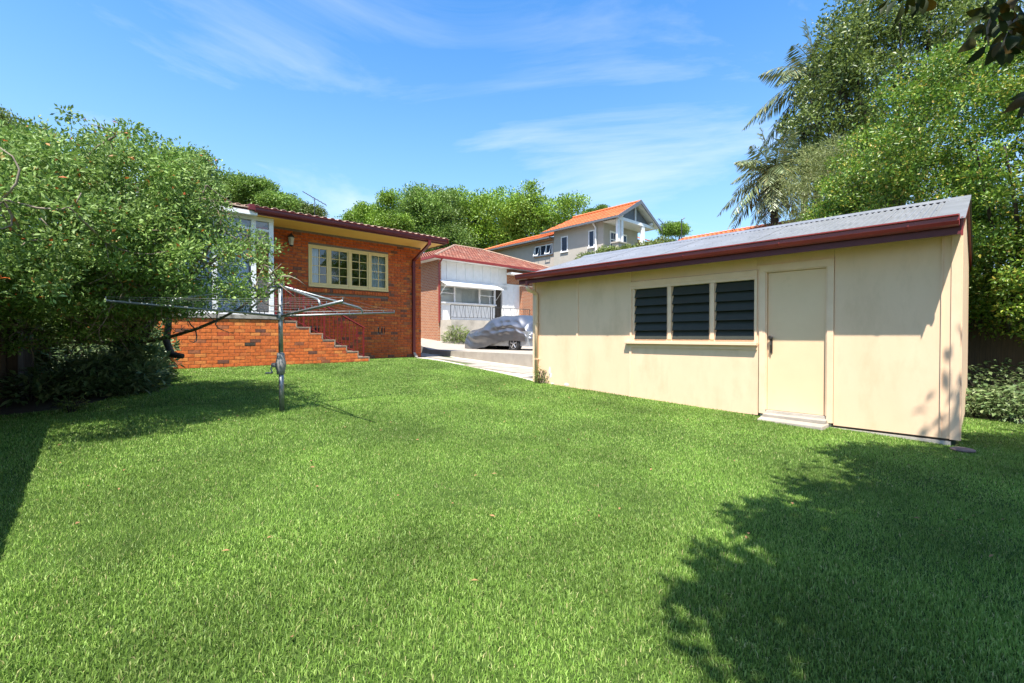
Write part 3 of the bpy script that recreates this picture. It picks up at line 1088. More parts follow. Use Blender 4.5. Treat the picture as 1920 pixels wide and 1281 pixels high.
for d0, d1 in ((SHED_D0 + 0.002, SHED_D0 + 0.05), (SHED_D1 - 0.06, SHED_D1 - 0.004)):
    sm_().prism([(S0 + 0.062, bot_z), (BACK_S, bot_z), (BACK_S, rz(BACK_S) - 0.06), (RIDGE_S, RIDGE_Z - 0.05), (S0 + 0.062, rz(S0) - 0.06)], 'y', d0, d1).build('end_wall', 'cream', shed)
sm_().box(BACK_S - 0.05, BACK_S - 0.001, SHED_D0 + 0.052, SHED_D1 - 0.062, bot_z, 1.2).build('back_wall', 'cream', shed)
sm_().box(S0 + 0.4, S0 + 0.45, SHED_D0 + 0.1, SHED_D1 - 0.1, bot_z, 1.25).build('dark_backing', 'dark_void', shed)  # near-black sheet behind the louvres, stands in for the shade inside
sm_().box(S0 - 0.005, S0 + 0.12, SHED_D0 + 0.06, 6.6, -1.42, -1.245).build('footing', 'concrete', shed)
# eave
sm_().box(EAVE_S + 0.06, S0 + 0.05, SHED_D0 - 0.0, SHED_D1 + 0.06, top_z - 0.001, top_z + 0.012).build('soffit', 'cream', shed)
sm_().box(EAVE_S + 0.03, EAVE_S + 0.058, SHED_D0 - 0.012, SHED_D1 + 0.08, 1.115, 1.285).build('fascia', 'maroon_dark', shed)
g2 = [(y * 1.05, z * 1.0) for y, z in gut_prof]
g = sm_().prism([(EAVE_S + 0.03 + y, 1.20 + z) for y, z in g2], 'y', SHED_D0 - 0.0, SHED_D1 + 0.1)
g.box(EAVE_S - 0.075, EAVE_S + 0.03, SHED_D0 - 0.006, SHED_D0 - 0.001, 1.20, 1.32)
gs = g.build('gutter', 'maroon', shed)
for dj in (0.62, 1.95, 3.3, 4.7, 6.0):
    sm_().prism([(EAVE_S + 0.028 + y * 1.03, 1.199 + z * 1.02) for y, z in g2[:7]] + [(EAVE_S + 0.03, 1.25)], 'y', dj, dj + 0.016).build('gutter_joint', 'maroon', gs)
sm_().box(EAVE_S + 0.028, EAVE_S + 0.062, SHED_D0 - 0.032, SHED_D0 - 0.013, 1.10, 1.30).build('fascia_end', 'maroon', shed)
# barge boards on the end
for (sa, sb_) in ((EAVE_S + 0.07, RIDGE_S), (RIDGE_S, 2 * RIDGE_S - EAVE_S)):
    sm_().prism([(sa, rz(sa) - 0.13), (sb_, rz(sb_) - 0.13), (sb_, rz(sb_) - 0.012), (sa, rz(sa) - 0.012)], 'y', SHED_D0 - 0.03, SHED_D0 - 0.004).build('barge_board', 'maroon', shed)
# corrugated sheets
pit = 0.0762
cover = pit * 10
nsh = 10
d_start = SHED_D0 - 0.05
for side in (0, 1):
    for k in range(nsh):
        d0 = d_start + k * cover
        d1 = min(d0 + cover + pit * 0.7, SHED_D1 + 0.12)
        if d1 - d0 < 0.1:
            continue
        nn = int((d1 - d0) / pit * 8)
        pv, pf = [], []
        for i in range(nn + 1):
            dd = d0 + (d1 - d0) * i / nn
            ph = (dd - d_start) / pit * 2 * math.pi
            hz = 0.014 * math.cos(ph) + (0.0025 if k % 2 else 0)
            if k == 0 and dd < d_start + 0.26:
                hz = 0.012     # flat flashing strip at the end
            for ss in (EAVE_S - 0.02, RIDGE_S):
                s_w = ss if side == 0 else 2 * RIDGE_S - ss
                pv.append((s_w, dd, rz(max(ss, EAVE_S)) + (0 if ss > EAVE_S else -0.006) + hz + 0.008))
        for i in range(nn):
            pf.append((2 * i, 2 * i + 2, 2 * i + 3, 2 * i + 1) if side else (2 * i, 2 * i + 1, 2 * i + 3, 2 * i + 2))
        sm_().add(pv, pf).build('roof_sheet', 'iron', shed, smooth=True)
nails = sm_()
for k in range(0, 46):
    for ss in (7.1, 8.15, 9.1):
        dd = d_start + 0.3 + k * pit * 2
        if dd < SHED_D1:
            nails.lathe((ss, dd, rz(ss) + 0.017), [(0.008, 0), (0.007, 0.005), (0.002, 0.008)], seg=6)
tag(nails.build('roof_screws', 'bark_dark', shed), kind='stuff')
sm_().prism([(RIDGE_S - 0.16, RIDGE_Z - 0.028), (RIDGE_S - 0.05, RIDGE_Z + 0.02), (RIDGE_S, RIDGE_Z + 0.045), (RIDGE_S + 0.05, RIDGE_Z + 0.02), (RIDGE_S + 0.16, RIDGE_Z - 0.028)], 'y', SHED_D0 - 0.05, SHED_D1 + 0.12).build('ridge_cap', 'iron', shed)
# downpipe
pd = 6.87
pp = sm_()
pp.tube([(S0 - 0.36, pd - 0.02, 1.18), (S0 - 0.36, pd - 0.02, 1.06)], 0.042, 10)
po_ = pp.build('gutter_outlet', 'maroon', shed)
pp = sm_()
path_p = [(S0 - 0.36, pd - 0.02, 1.075), (S0 - 0.35, pd - 0.02, 1.02), (S0 - 0.31, pd - 0.02, 0.985), (S0 - 0.12, pd, 0.95), (S0 - 0.072, pd, 0.93), (S0 - 0.05, pd, 0.88), (S0 - 0.048, pd, 0.80), (S0 - 0.048, pd, -1.05)]
pp.tube(path_p, 0.043, 12)
po = pp.build('downpipe', 'cream_trim', shed, smooth=True)
for z in (0.28, -0.52):
    sm_().tube([(S0 - 0.048 + 0.047 * math.cos(a), pd + 0.047 * math.sin(a), z) for a in [k * math.pi / 6 for k in range(13)]], 0.006, 5, caps=False).box(S0 - 0.006, S0 - 0.001, pd - 0.08, pd + 0.08, z - 0.012, z + 0.012).build('pipe_clip', 'cream_trim', po)
# louvre window
wz0, wz1 = -0.10, 0.965
wf = sm_()
wf.box(S0 - 0.022, S0 + 0.09, WN0, WN1, 0.90, wz1 + 0.02)
wf.box(S0 - 0.015, S0 + 0.09, WN0, WN1, 0.845, 0.90)
wf.box(S0 - 0.022, S0 + 0.09, WN1 - 0.04, WN1, wz0, 0.90).box(S0 - 0.022, S0 + 0.09, WN0, WN0 + 0.035, wz0, 0.90)
wf.box(S0 - 0.0, S0 + 0.09, WN0 + 0.035, WN1 - 0.04, wz0, wz0 + 0.035)
bays = [(2.412, 3.005), (3.085, 3.735), (3.813, 4.46)]
for (a, b) in ((3.005, 3.085), (3.735, 3.813)):
    wf.box(S0 - 0.016, S0 + 0.088, a + 0.006, b - 0.006, wz0 + 0.035, 0.845)
wf.box(S0 - 0.003, S0 + 0.087, 4.46, 4.507, wz0 + 0.035, 0.845)
wo_ = wf.build('window', 'cream_trim', shed, bevel=0.004)
sm_().box(S0 - 0.075, S0 + 0.02, WN0 - 0.01, 4.63, -0.150, -0.101).build('sill', 'cream_trim', wo_, bevel=0.005)
sm_().box(S0 - 0.018, S0 - 0.001, WN0 - 0.0, WN1, -0.215, -0.151).build('apron', 'cream_trim', wo_)
nb = 6
zb0, zb1 = wz0 + 0.04, 0.84
bh = (zb1 - zb0) / nb
for (a, b) in bays:
    bl = MB().add([(-0.018, 0, 0), (-0.018, b - a - 0.02, 0), (0.055, b - a - 0.02, bh + 0.018), (0.055, 0, bh + 0.018), (-0.012, 0, -0.003), (-0.012, b - a - 0.02, -0.003), (0.061, b - a - 0.02, bh + 0.015), (0.061, 0, bh + 0.015)],
                  [(0, 1, 2, 3), (7, 6, 5, 4), (0, 4, 5, 1), (3, 2, 6, 7), (0, 3, 7, 4), (1, 5, 6, 2)]).mesh('louvre_blade', 'blade')
    for k in range(nb):
        o = place('louvre_blade', bl, wo_, (S0 - SB[0], a + 0.01 - SB[1], zb0 + k * bh - SB[2]))
        o.rotation_euler = (0, random.uniform(-0.06, 0.06), 0)
    for dd in (a + 0.003, b - 0.009):
        sm_().box(S0 - 0.005, S0 + 0.075, dd, dd + 0.006, zb0, zb1).build('louvre_channel', 'cream_trim', wo_)
# door
df = sm_()
df.box(S0 - 0.024, S0 + 0.08, DW0, DW0 + 0.075, -1.19, 0.945).box(S0 - 0.024, S0 + 0.08, DW1 - 0.085, DW1, -1.16, 0.945).box(S0 - 0.024, S0 + 0.08, DW0, DW1, 0.945, 1.045)
df.box(S0 - 0.012, S0 + 0.08, DW0 + 0.075, DW0 + 0.09, -1.10, 0.93).box(S0 - 0.012, S0 + 0.08, DW1 - 0.1, DW1 - 0.085, -1.10, 0.93).box(S0 - 0.012, S0 + 0.08, DW0 + 0.075, DW1 - 0.085, 0.93, 0.945)
df.build('door_frame', 'cream_trim', shed, bevel=0.004)
dr = sm_().box(S0 + 0.03, S0 + 0.065, DW0 + 0.093, DW1 - 0.103, -1.10, 0.926).build('door', 'cream_door', shed, bevel=0.003)
hd = sm_()
hy = 2.19
hd.lathe((S0 + 0.0, hy, -0.03), [(0.012, 0.03), (0.012, 0.0), (0.03, -0.005), (0.034, -0.02), (0.022, -0.035)], axis='x', seg=12)
hd.tube([(S0 + 0.015, hy, -0.06), (S0 - 0.01, hy - 0.004, -0.09), (S0 - 0.03, hy - 0.006, -0.14), (S0 - 0.01, hy - 0.004, -0.2), (S0 + 0.012, hy, -0.235), (S0 + 0.0, hy - 0.002, -0.262)], [0.012, 0.009, 0.01, 0.009, 0.011, 0.006], 7)
hd.box(S0 + 0.02, S0 + 0.0295, hy - 0.016, hy + 0.016, -0.26, -0.03)
hd.build('handle', 'lamp_metal', dr)
sm_().box(S0 + 0.0, S0 + 0.11, DW0 + 0.02, DW1 - 0.01, -1.24, -1.105).build('threshold', 'concrete', shed)
# old white filler patches low on the wall
for dd, zz, w, h in ((6.52, -0.78, 0.03, 0.16), (6.50, -0.86, 0.055, 0.06), (6.06, -1.02, 0.09, 0.03), (6.45, -1.03, 0.06, 0.03)):
    pm = sm_()
    k = 10
    pts = [(dd + w * math.cos(a) * random.uniform(0.5, 1.0), zz + h * math.sin(a) * random.uniform(0.6, 1.0)) for a in [j * 2 * math.pi / k for j in range(k)]]
    pm.prism([(p[0], p[1]) for p in pts], 'x', S0 - 0.003, S0 - 0.0005).build('paint_flake', 'patch_white', shed)

# concrete doorstep
xs, ys = FS.w(S0 - 0.17, 1.88)
st = thing('door_step', 'pale worn concrete step below the cream shed door', 'step', (xs, ys, -1.3), FS.rot)
MB().add([(-0.17, -0.42, 0.0), (0.165, -0.42, 0), (0.165, 0.42, 0), (-0.17, 0.40, 0), (-0.16, -0.40, 0.10), (0.165, -0.42, 0.105), (0.165, 0.42, 0.115), (-0.155, 0.385, 0.105)],
         [(0, 3, 2, 1), (4, 5, 6, 7), (0, 1, 5, 4), (1, 2, 6, 5), (2, 3, 7, 6), (3, 0, 4, 7)]).build('tread', 'concrete_pale', st, bevel=0.012)
MB().box(0.04, 0.17, -0.40, 0.38, 0.1, 0.155).build('upper_tread', 'concrete_pale', st, bevel=0.01)
# flat stone at the shed corner
x, y = gpt(1805, 845)
fs_ = MB().lathe((0, 0, 0), [(0.105, 0.0), (0.11, 0.012), (0.095, 0.022), (0.0, 0.023)], seg=11)
tag(place('flat_stone', fs_.mesh('flat_stone', 'stone'), None, (x, y, ground(x, y) + 0.002)), 'flat round brown stone in the grass by the shed corner', 'stone')

# ------------------------------------------------------------------ rotary clothesline
px_, py_ = gpt(527, 770)
gz = ground(px_, py_)
cl = thing('rotary_clothesline', 'galvanised rotary clothesline with four arms standing on the lawn', 'clothesline', (px_, py_, gz))
HUB, TOP = 0.27 - gz, 0.68 - gz
MB().tube([(0.012, 0, -0.05), (0.006, 0, 0.62)], 0.033, 14).build('lower_pole', 'galv', cl, smooth=True)
MB().tube([(0.004, 0, 0.6), (0, 0, TOP)], 0.030, 14).build('upper_pole', 'galv', cl, smooth=True)
ch = MB().lathe((0, 0, 0), [(0.034, 0.50), (0.05, 0.505), (0.055, 0.56), (0.066, 0.60), (0.066, 0.66), (0.058, 0.70), (0.05, 0.74), (0.048, 0.79), (0.034, 0.80)], seg=16).build('winder_housing', 'galv_cast', cl, smooth=True)
MB().lathe((-0.09, 0, 0.63), [(0.028, -0.03), (0.032, 0.0), (0.03, 0.04)], axis='x', seg=12).build('winder_boss', 'galv_cast', ch)
MB().tube([(-0.115, -0.005, 0.635), (-0.125, -0.02, 0.57), (-0.10, -0.03, 0.53)], 0.009, 6).tube([(-0.10, -0.03, 0.525), (-0.19, -0.035, 0.52)], 0.013, 8).build('crank_handle', 'galv_cast', ch)
MB().lathe((0, 0, HUB), [(0.03, -0.06), (0.045, -0.055), (0.05, -0.02), (0.05, 0.02), (0.035, 0.03)], seg=12).build('hub', 'galv', cl)
MB().lathe((0, 0, TOP), [(0.032, -0.02), (0.04, -0.01), (0.04, 0.02), (0.02, 0.035)], seg=12).build('top_cap', 'galv', cl)
ARM, RISE = 1.80, 0.11
th0 = R(47)
for k in range(4):
    a = th0 + k * math.pi / 2
    c, s = math.cos(a), math.sin(a)
    am = MB().tube([(0.03 * c, 0.03 * s, HUB), (ARM * c, ARM * s, HUB + RISE)], 0.0165, 10)
    ao = am.build('arm', 'galv', cl, smooth=True)
    for j in range(7):
        f = 0.34 + 0.11 * j
        MB().tube([(ARM * f * c, ARM * f * s, HUB + RISE * f + 0.015), (ARM * f * c, ARM * f * s, HUB + RISE * f + 0.045)], 0.006, 5).build('line_eyelet', 'galv', ao)
    t = 1.22
    zz = HUB + RISE * t / ARM
    MB().tube([(0.02 * c, 0.02 * s, TOP), (0.93 * t * c, 0.93 * t * s, zz + 0.098), (0.975 * t * c, 0.975 * t * s, zz + 0.08), (t * c, t * s, zz + 0.05), (t * c, t * s, zz)], 0.0155, 9).build('strut', 'galv', cl, smooth=True)
for j in range(7):
    f = 0.34 + 0.11 * j
    pts = []
    for k in range(5):
        a = th0 + k * math.pi / 2
        p = Vector((ARM * f * math.cos(a), ARM * f * math.sin(a), HUB + RISE * f + 0.042))
        if pts:
            q_ = Vector(pts[-1])
            mid = (q_ + p) / 2 - Vector((0, 0, 0.02 * f))
            pts.append(tuple(mid))
        pts.append(tuple(p))
    MB().tube(pts, 0.0011, 4).build('line_wire', 'wire', cl)

# ------------------------------------------------------------------ left boundary fence
x, y = FH.w(-0.95, 6.0)
fence, fm = fthing('paling_fence', 'weathered dark timber paling fence behind the garden bed shrub', 'fence', FH, (-0.95, 6.0, -1.1))
pal = MB().add([(0, 0, 0), (0.016, 0, 0), (0.016, 0.095, 0), (0, 0.095, 0), (0, 0, 1.5), (0.016, 0, 1.5), (0.016, 0.095, 1.5), (0, 0.095, 1.5)],
               [(0, 3, 2, 1), (4, 5, 6, 7), (0, 1, 5, 4), (1, 2, 6, 5), (2, 3, 7, 6), (3, 0, 4, 7)]).mesh('paling', 'fence_wood')
d = -2.0
while d < 16:
    g_ = -1.30 + 0.039 * min(d, 14.3)
    place('paling', pal, fence, (0.0 + random.uniform(-0.004, 0.004), d - 6.0, g_ - 0.02 + random.uniform(-0.02, 0.02) + 1.1))
    d += 0.1
for z in (0.3, 1.2):
    fm().add([(-1.0, -2, -1.38 + z), (-0.952, -2, -1.38 + z), (-0.952, -2, -1.29 + z), (-1.0, -2, -1.29 + z), (-1.0, 16, -0.74 + z), (-0.952, 16, -0.74 + z), (-0.952, 16, -0.65 + z), (-1.0, 16, -0.65 + z)],
             [(0, 1, 2, 3), (7, 6, 5, 4), (0, 4, 5, 1), (1, 5, 6, 2), (2, 6, 7, 3), (3, 7, 4, 0)]).build('rail', 'fence_wood', fence)
for d in (9.95, 12.4, 7.5):
    g_ = -1.30 + 0.039 * d
    fm().box(-0.93, -0.82, d, d + 0.11, g_ - 0.1, g_ + 1.55).build('post', 'fence_wood', fence)
# back boundary fence behind the shed
bf, bfm = fthing('back_fence', 'dark brown timber fence in shade behind the shed and hedge', 'fence', FH, (13.2, 0.0, -1.3))
pal2 = MB().add([(0, 0, 0), (0.016, 0, 0), (0.016, 0.152, 0), (0, 0.152, 0), (0, 0, 1.7), (0.016, 0, 1.7), (0.016, 0.152, 1.7), (0, 0.152, 1.7)],
                [(0, 3, 2, 1), (4, 5, 6, 7), (0, 1, 5, 4), (1, 2, 6, 5), (2, 3, 7, 6), (3, 0, 4, 7)]).mesh('paling', 'fence_wood')
d = -8.0
while d < 4.5:
    place('paling', pal2, bf, (random.uniform(0, 0.012), d, -0.05 + 0.039 * d))
    d += 0.15


# ------------------------------------------------------------------ plants
def rand_dir(n):
    return unit(rng.normal(size=(n, 3)))


def clump_points(blobs, n, shell=0.55, zmin=None):
    """points in a union of ellipsoids, most of them towards the outside"""
    vol = np.array([b[3] * b[4] * b[5] for b in blobs]) ** 0.75
    idx = rng.choice(len(blobs), size=n, p=vol / vol.sum())
    B = np.array(blobs)[idx]
    r = (shell ** 3 + (1 - shell ** 3) * rng.random(n)) ** (1 / 3)
    return B[:, :3] + rand_dir(n) * r[:, None] * B[:, 3:6]


def crown_mesh(name, blobs, nclump, per, cr_, Ln, Wn, mat, shell=0.6, up=0.5, droop=0.0, base=(0, 0, 0), aspect=0.7, out=0.8, centres=None):
    C = clump_points(blobs, nclump, shell) if centres is None else centres
    n = len(C) * per
    cr_s = cr_ * rng.uniform(0.6, 1.25, size=len(C))
    D = rand_dir(n)
    rr = rng.random(n) ** 0.5
    P = np.repeat(C, per, 0) + D * (np.repeat(cr_s, per) * rr)[:, None] * np.array([1, 1, aspect])
    A = unit(D * out + rand_dir(n) * 0.8 + np.array([0, 0, 0.15 - droop]))
    Nn = unit(rand_dir(n) * 0.7 + np.array([0, 0, up]) + D * 0.3)
    V, F = leaves(P, A, Nn, Ln * rng.uniform(0.65, 1.25, n), Wn * rng.uniform(0.7, 1.2, n))
    V -= np.array(base)
    return npmesh(name, V, F, mat), C


def curve_pts(a, b, bend, n=7):
    a, b = Vector(a), Vector(b)
    m = (a + b) / 2 + Vector(bend)
    return [tuple((1 - t) ** 2 * a + 2 * t * (1 - t) * m + t * t * b) for t in [i / (n - 1) for i in range(n)]]


def make_tree(name, label, base, fork_h, r0, blobs, nclump, per, cr_, Ln, Wn, leaf, bark='bark', nlimb=10, shell=0.6, up=0.5, droop=0.0,
              group=None, limb_r=0.3, twigs=0, aspect=0.7, cat='tree', centres=None):
    t = thing(name, label, cat, base, 0, group)
    me, C = crown_mesh('crown', blobs, nclump, per, cr_, Ln, Wn, leaf, shell, up, droop, base, aspect, 0.8, centres)
    place('crown', me, t)
    tr = MB()
    f = Vector((random.uniform(-.1, .1) * fork_h, random.uniform(-.1, .1) * fork_h, fork_h))
    tp_ = curve_pts((0, 0, -0.15), f, (random.uniform(-.08, .08) * fork_h, random.uniform(-.08, .08) * fork_h, 0), 7)
    tr.tube(tp_, [r0 * (1.25 - 0.5 * i / 6) for i in range(7)], 9)
    sel = C[rng.choice(len(C), size=min(nlimb, len(C)), replace=False)] - np.array(base)
    for c in sel:
        e = Vector(c)
        ln = (e - f).length
        pts = curve_pts(tuple(f - Vector((0, 0, fork_h * random.uniform(0, .2)))), tuple(e), (random.uniform(-.15, .15) * ln, random.uniform(-.15, .15) * ln, -0.08 * ln + random.uniform(0, .12) * ln), 8)
        tr.tube(pts, [r0 * limb_r * (1.15 - 0.95 * i / 7) + 0.004 for i in range(8)], 6)
        for _ in range(twigs):
            k = random.randint(3, 7)
            p = Vector(pts[k])
            q_ = p + Vector(rand_dir(1)[0]) * min(ln, 2.2) * random.uniform(0.1, 0.26)
            tr.tube(curve_pts(tuple(p), tuple(q_), tuple(Vector(rand_dir(1)[0]) * 0.06 * ln), 5), [r0 * limb_r * 0.35 * (1 - 0.18 * i) + 0.002 for i in range(5)], 5)
    tr.build('trunk', bark, t, smooth=True)
    return t


# big shrub on the left
sx, sy = -6.5, 7.85
sbase = (sx, sy, ground(sx, sy))
shrub_blobs = [(-5.4, 6.1, 1.42, 1.65, 1.9, 1.2), (-6.3, 5.6, 1.22, 1.45, 1.7, 1.1), (-4.05, 5.95, 1.0, 0.8, 1.1, 0.68), (-3.47, 5.85, 0.86, 0.40, 0.6, 0.45),
               (-4.3, 6.5, 0.42, 0.55, 0.5, 0.42), (-5.6, 7.0, 0.2, 1.0, 0.6, 0.5), (-6.6, 6.6, 0.2, 0.9, 0.7, 0.5), (-4.8, 5.95, 1.85, 1.1, 1.1, 0.66), (-7.2, 6.6, 0.6, 0.9, 0.9, 0.6), (-4.75, 4.4, 1.05, 0.8, 0.9, 0.65)]
SC = clump_points(shrub_blobs, 1900, 0.62)
SC = SC + rand_dir(len(SC)) * (rng.random(len(SC)) ** 3 * 0.45)[:, None]
low = 0.0 - 0.10 * (SC[:, 0] + 5.4) ** 2          # hollow underside where the bare limbs show
SC = SC[(SC[:, 2] > low) | ((SC[:, 1] > 6.2) & (SC[:, 0] > -4.8))]
keep = (SC[:, 0] / SC[:, 1] < -0.70) | (rng.random(len(SC)) < 0.30)
keep &= (SC[:, 2] > 0.28) | ((SC[:, 0] / SC[:, 1] < -0.77) & (rng.random(len(SC)) < 0.55))
SC = SC[keep][:1400]
shr = make_tree('garden_shrub', 'large spreading shrub with small leaves and bare lower branches left of the terrace', sbase, 0.85, 0.075,
                shrub_blobs, 0, 100, 0.23, 0.058, 0.026, 'leaf_shrub', nlimb=44, up=0.7, limb_r=0.34, twigs=14, cat='shrub', aspect=0.55, centres=SC)
# sawn dead limb hanging from the shrub
dl = MB()
p0 = Vector(apt(318, 590, 8.1))
dl.tube([tuple(p0 - Vector(sbase)), tuple(Vector(apt(312, 640, 8.0)) - Vector(sbase)), tuple(Vector(apt(322, 665, 7.95)) - Vector(sbase)), tuple(Vector(apt(342, 668, 7.9)) - Vector(sbase))], [0.045, 0.055, 0.06, 0.045], 8)
dl.tube([tuple(Vector((0, 0, 0.5))), tuple(Vector(apt(290, 585, 8.0)) - Vector(sbase)), tuple(p0 - Vector(sbase))], [0.07, 0.055, 0.045], 8)
dl.build('dead_limb', 'bark_dark', shr, smooth=True)


def leafy_plant(name, label, x, y, h, w, n, Ln, Wn, leaf, group=None, cat='plant', z=None, stems=7):
    z = ground(x, y) if z is None else z
    t = thing(name, label, cat, (x, y, z), 0, group)
    a = rng.random(n) * 2 * math.pi
    r = w * rng.random(n) ** 0.6
    zz = h * (1 - 0.55 * (r / w) ** 2) * rng.uniform(0.15, 1.0, n)
    P = np.stack([r * np.cos(a), r * np.sin(a), zz], 1)
    A = unit(np.stack([np.cos(a), np.sin(a), rng.uniform(-0.5, 0.6, n)], 1) + rand_dir(n) * 0.6)
    V, F = leaves(P, A, unit(rand_dir(n) * 0.5 + np.array([0, 0, 1])), Ln * rng.uniform(0.6, 1.2, n), Wn * rng.uniform(0.7, 1.2, n))
    place('foliage', npmesh('foliage', V, F, leaf), t)
    st_ = MB()
    for k in range(stems):
        q_ = 2 * math.pi * k / stems
        e = (w * 0.6 * math.cos(q_), w * 0.6 * math.sin(q_), h * 0.75)
        st_.tube(curve_pts((0.02 * math.cos(q_), 0.02 * math.sin(q_), -0.03), e, (0, 0, h * 0.2), 5), [0.008, 0.007, 0.006, 0.005, 0.003], 5)
    st_.build('stem', 'bark_dark', t)
    return t


bedplants = [(255, 732, 0.45, 0.4), (228, 738, 0.4, 0.4), (280, 716, 0.4, 0.35), (185, 742, 0.5, 0.45), (60, 752, 0.35, 0.45), (125, 745, 0.5, 0.45), (165, 725, 0.75, 0.5), (205, 722, 0.6, 0.5), (235, 708, 0.85, 0.5), (262, 702, 0.6, 0.45), (150, 690, 1.0, 0.6), (90, 700, 0.9, 0.6), (285, 692, 0.5, 0.35), (200, 685, 1.1, 0.6), (270, 680, 0.9, 0.45)]
for i, (u, v, h, w) in enumerate(bedplants):
    x, y = gpt(u, v)
    leafy_plant('understorey_plant', 'dull green leafy plant growing in the shaded garden bed under the shrub', x, y, h * 1.25, w, 520, 0.16, 0.05, 'leaf_under', 'plants in the garden bed')
x, y = gpt(135, 772)
leafy_plant('pale_weed', 'small bright yellow-green weed at the lawn edge of the garden bed', x, y, 0.2, 0.16, 160, 0.06, 0.03, 'leaf_bush')
x, y = gpt(1021, 724)
x2, y2 = FS.w(S0 - 0.09, 6.72)
leafy_plant('wall_weed', 'small thin weed beside the downpipe at the shed base', x2, y2, 0.36, 0.15, 170, 0.06, 0.026, 'leaf_bush')

make_tree('bed_bush', 'dark leafy bush filling the corner between fence and terrace wall', (-8.6, 9.5, ground(-8.6, 9.5)), 0.3, 0.05,
          [(-8.6, 9.6, -0.15, 0.9, 0.5, 0.75), (-7.75, 9.25, -0.35, 0.55, 0.45, 0.5), (-9.5, 9.0, 0.15, 0.9, 0.5, 1.0), (-7.1, 8.6, -0.35, 0.7, 0.4, 0.5)], 170, 70, 0.30, 0.13, 0.045, 'leaf_under', 'bark_dark', nlimb=14, shell=0.3, cat='bush')
make_tree('grey_green_bush', 'grey-green bush hiding the foot of the spreading shrub at the lawn edge', (-6.2, 7.35, ground(-6.2, 7.35)), 0.15, 0.03,
          [(-6.35, 7.35, -0.72, 0.6, 0.35, 0.34), (-6.25, 7.75, -0.5, 0.36, 0.35, 0.45), (-6.9, 7.3, -0.8, 0.5, 0.35, 0.3)], 55, 55, 0.24, 0.17, 0.045, 'leaf_under', 'bark_dark', nlimb=10, shell=0.3, cat='bush')
# hedge trees on the right
hb = FH.w(12.2, 0.6)
hedge_blobs = [(9.9, 9.6, 3.0, 3.0, 2.7, 3.1), (8.5, 10.1, 2.2, 1.6, 1.6, 2.3), (11.6, 8.2, 3.3, 3.0, 2.6, 3.4), (9.6, 8.1, 1.2, 1.5, 1.2, 1.4), (7.9, 10.9, 1.5, 1.2, 1.2, 1.9), (10.2, 10.2, 1.5, 1.9, 1.5, 1.7), (9.3, 10.6, 2.4, 1.6, 1.2, 1.8)]
make_tree('hedge_tree', 'dense glossy yellow-green hedge tree with orange tips behind the shed corner', (10.3, 9.3, ground(10.3, 9.3)), 1.6, 0.16, hedge_blobs,
          1900, 125, 0.34, 0.076, 0.040, 'leaf_hedge', 'bark_dark', nlimb=26, shell=0.7, up=0.7, limb_r=0.3, aspect=0.65)
for i, (u, v, h) in enumerate([(1830, 778, 0.45), (1858, 782, 0.5), (1888, 785, 0.5), (1912, 788, 0.55), (1845, 765, 0.8), (1880, 765, 0.9), (1935, 780, 0.8), (1905, 755, 0.9)]):
    x, y = gpt(u, v)
    leafy_plant('shade_plant', 'dark green low leafy plant under the hedge tree beside the shed', x, y, h, 0.45, 330, 0.10, 0.05, 'leaf_under', 'plants under the hedge tree')
make_tree('tall_tree', 'tall dark green tree rising behind the hedge with sky showing through', (15.8, 19.0, ground(15.8, 19)), 6.5, 0.32,
          [(15.2, 18.2, 10.6, 3.4, 3.0, 2.9), (13.2, 18.4, 9.0, 1.9, 1.8, 2.3), (17.2, 18.2, 11.6, 2.8, 2.5, 2.5), (15.0, 18, 13.0, 2.6, 2.2, 1.7), (12.8, 18.6, 6.9, 1.3, 1.3, 1.3)],
          430, 90, 0.70, 0.17, 0.075, 'leaf_dark', 'bark_dark', nlimb=34, shell=0.35, up=0.5, limb_r=0.3, twigs=3)
make_tree('feathery_tree', 'soft olive green feathery tree between the palms and the hedge', (10.4, 14.6, ground(10.4, 14.6)), 2.6, 0.12,
          [(9.9, 14.3, 4.3, 1.25, 1.2, 1.8), (9.4, 14.4, 2.9, 0.9, 0.9, 1.2), (10.7, 14.4, 5.0, 1.1, 1.0, 1.2)], 260, 110, 0.42, 0.13, 0.018, 'leaf_feather', 'bark', nlimb=14, shell=0.5, up=0.3, droop=0.25)


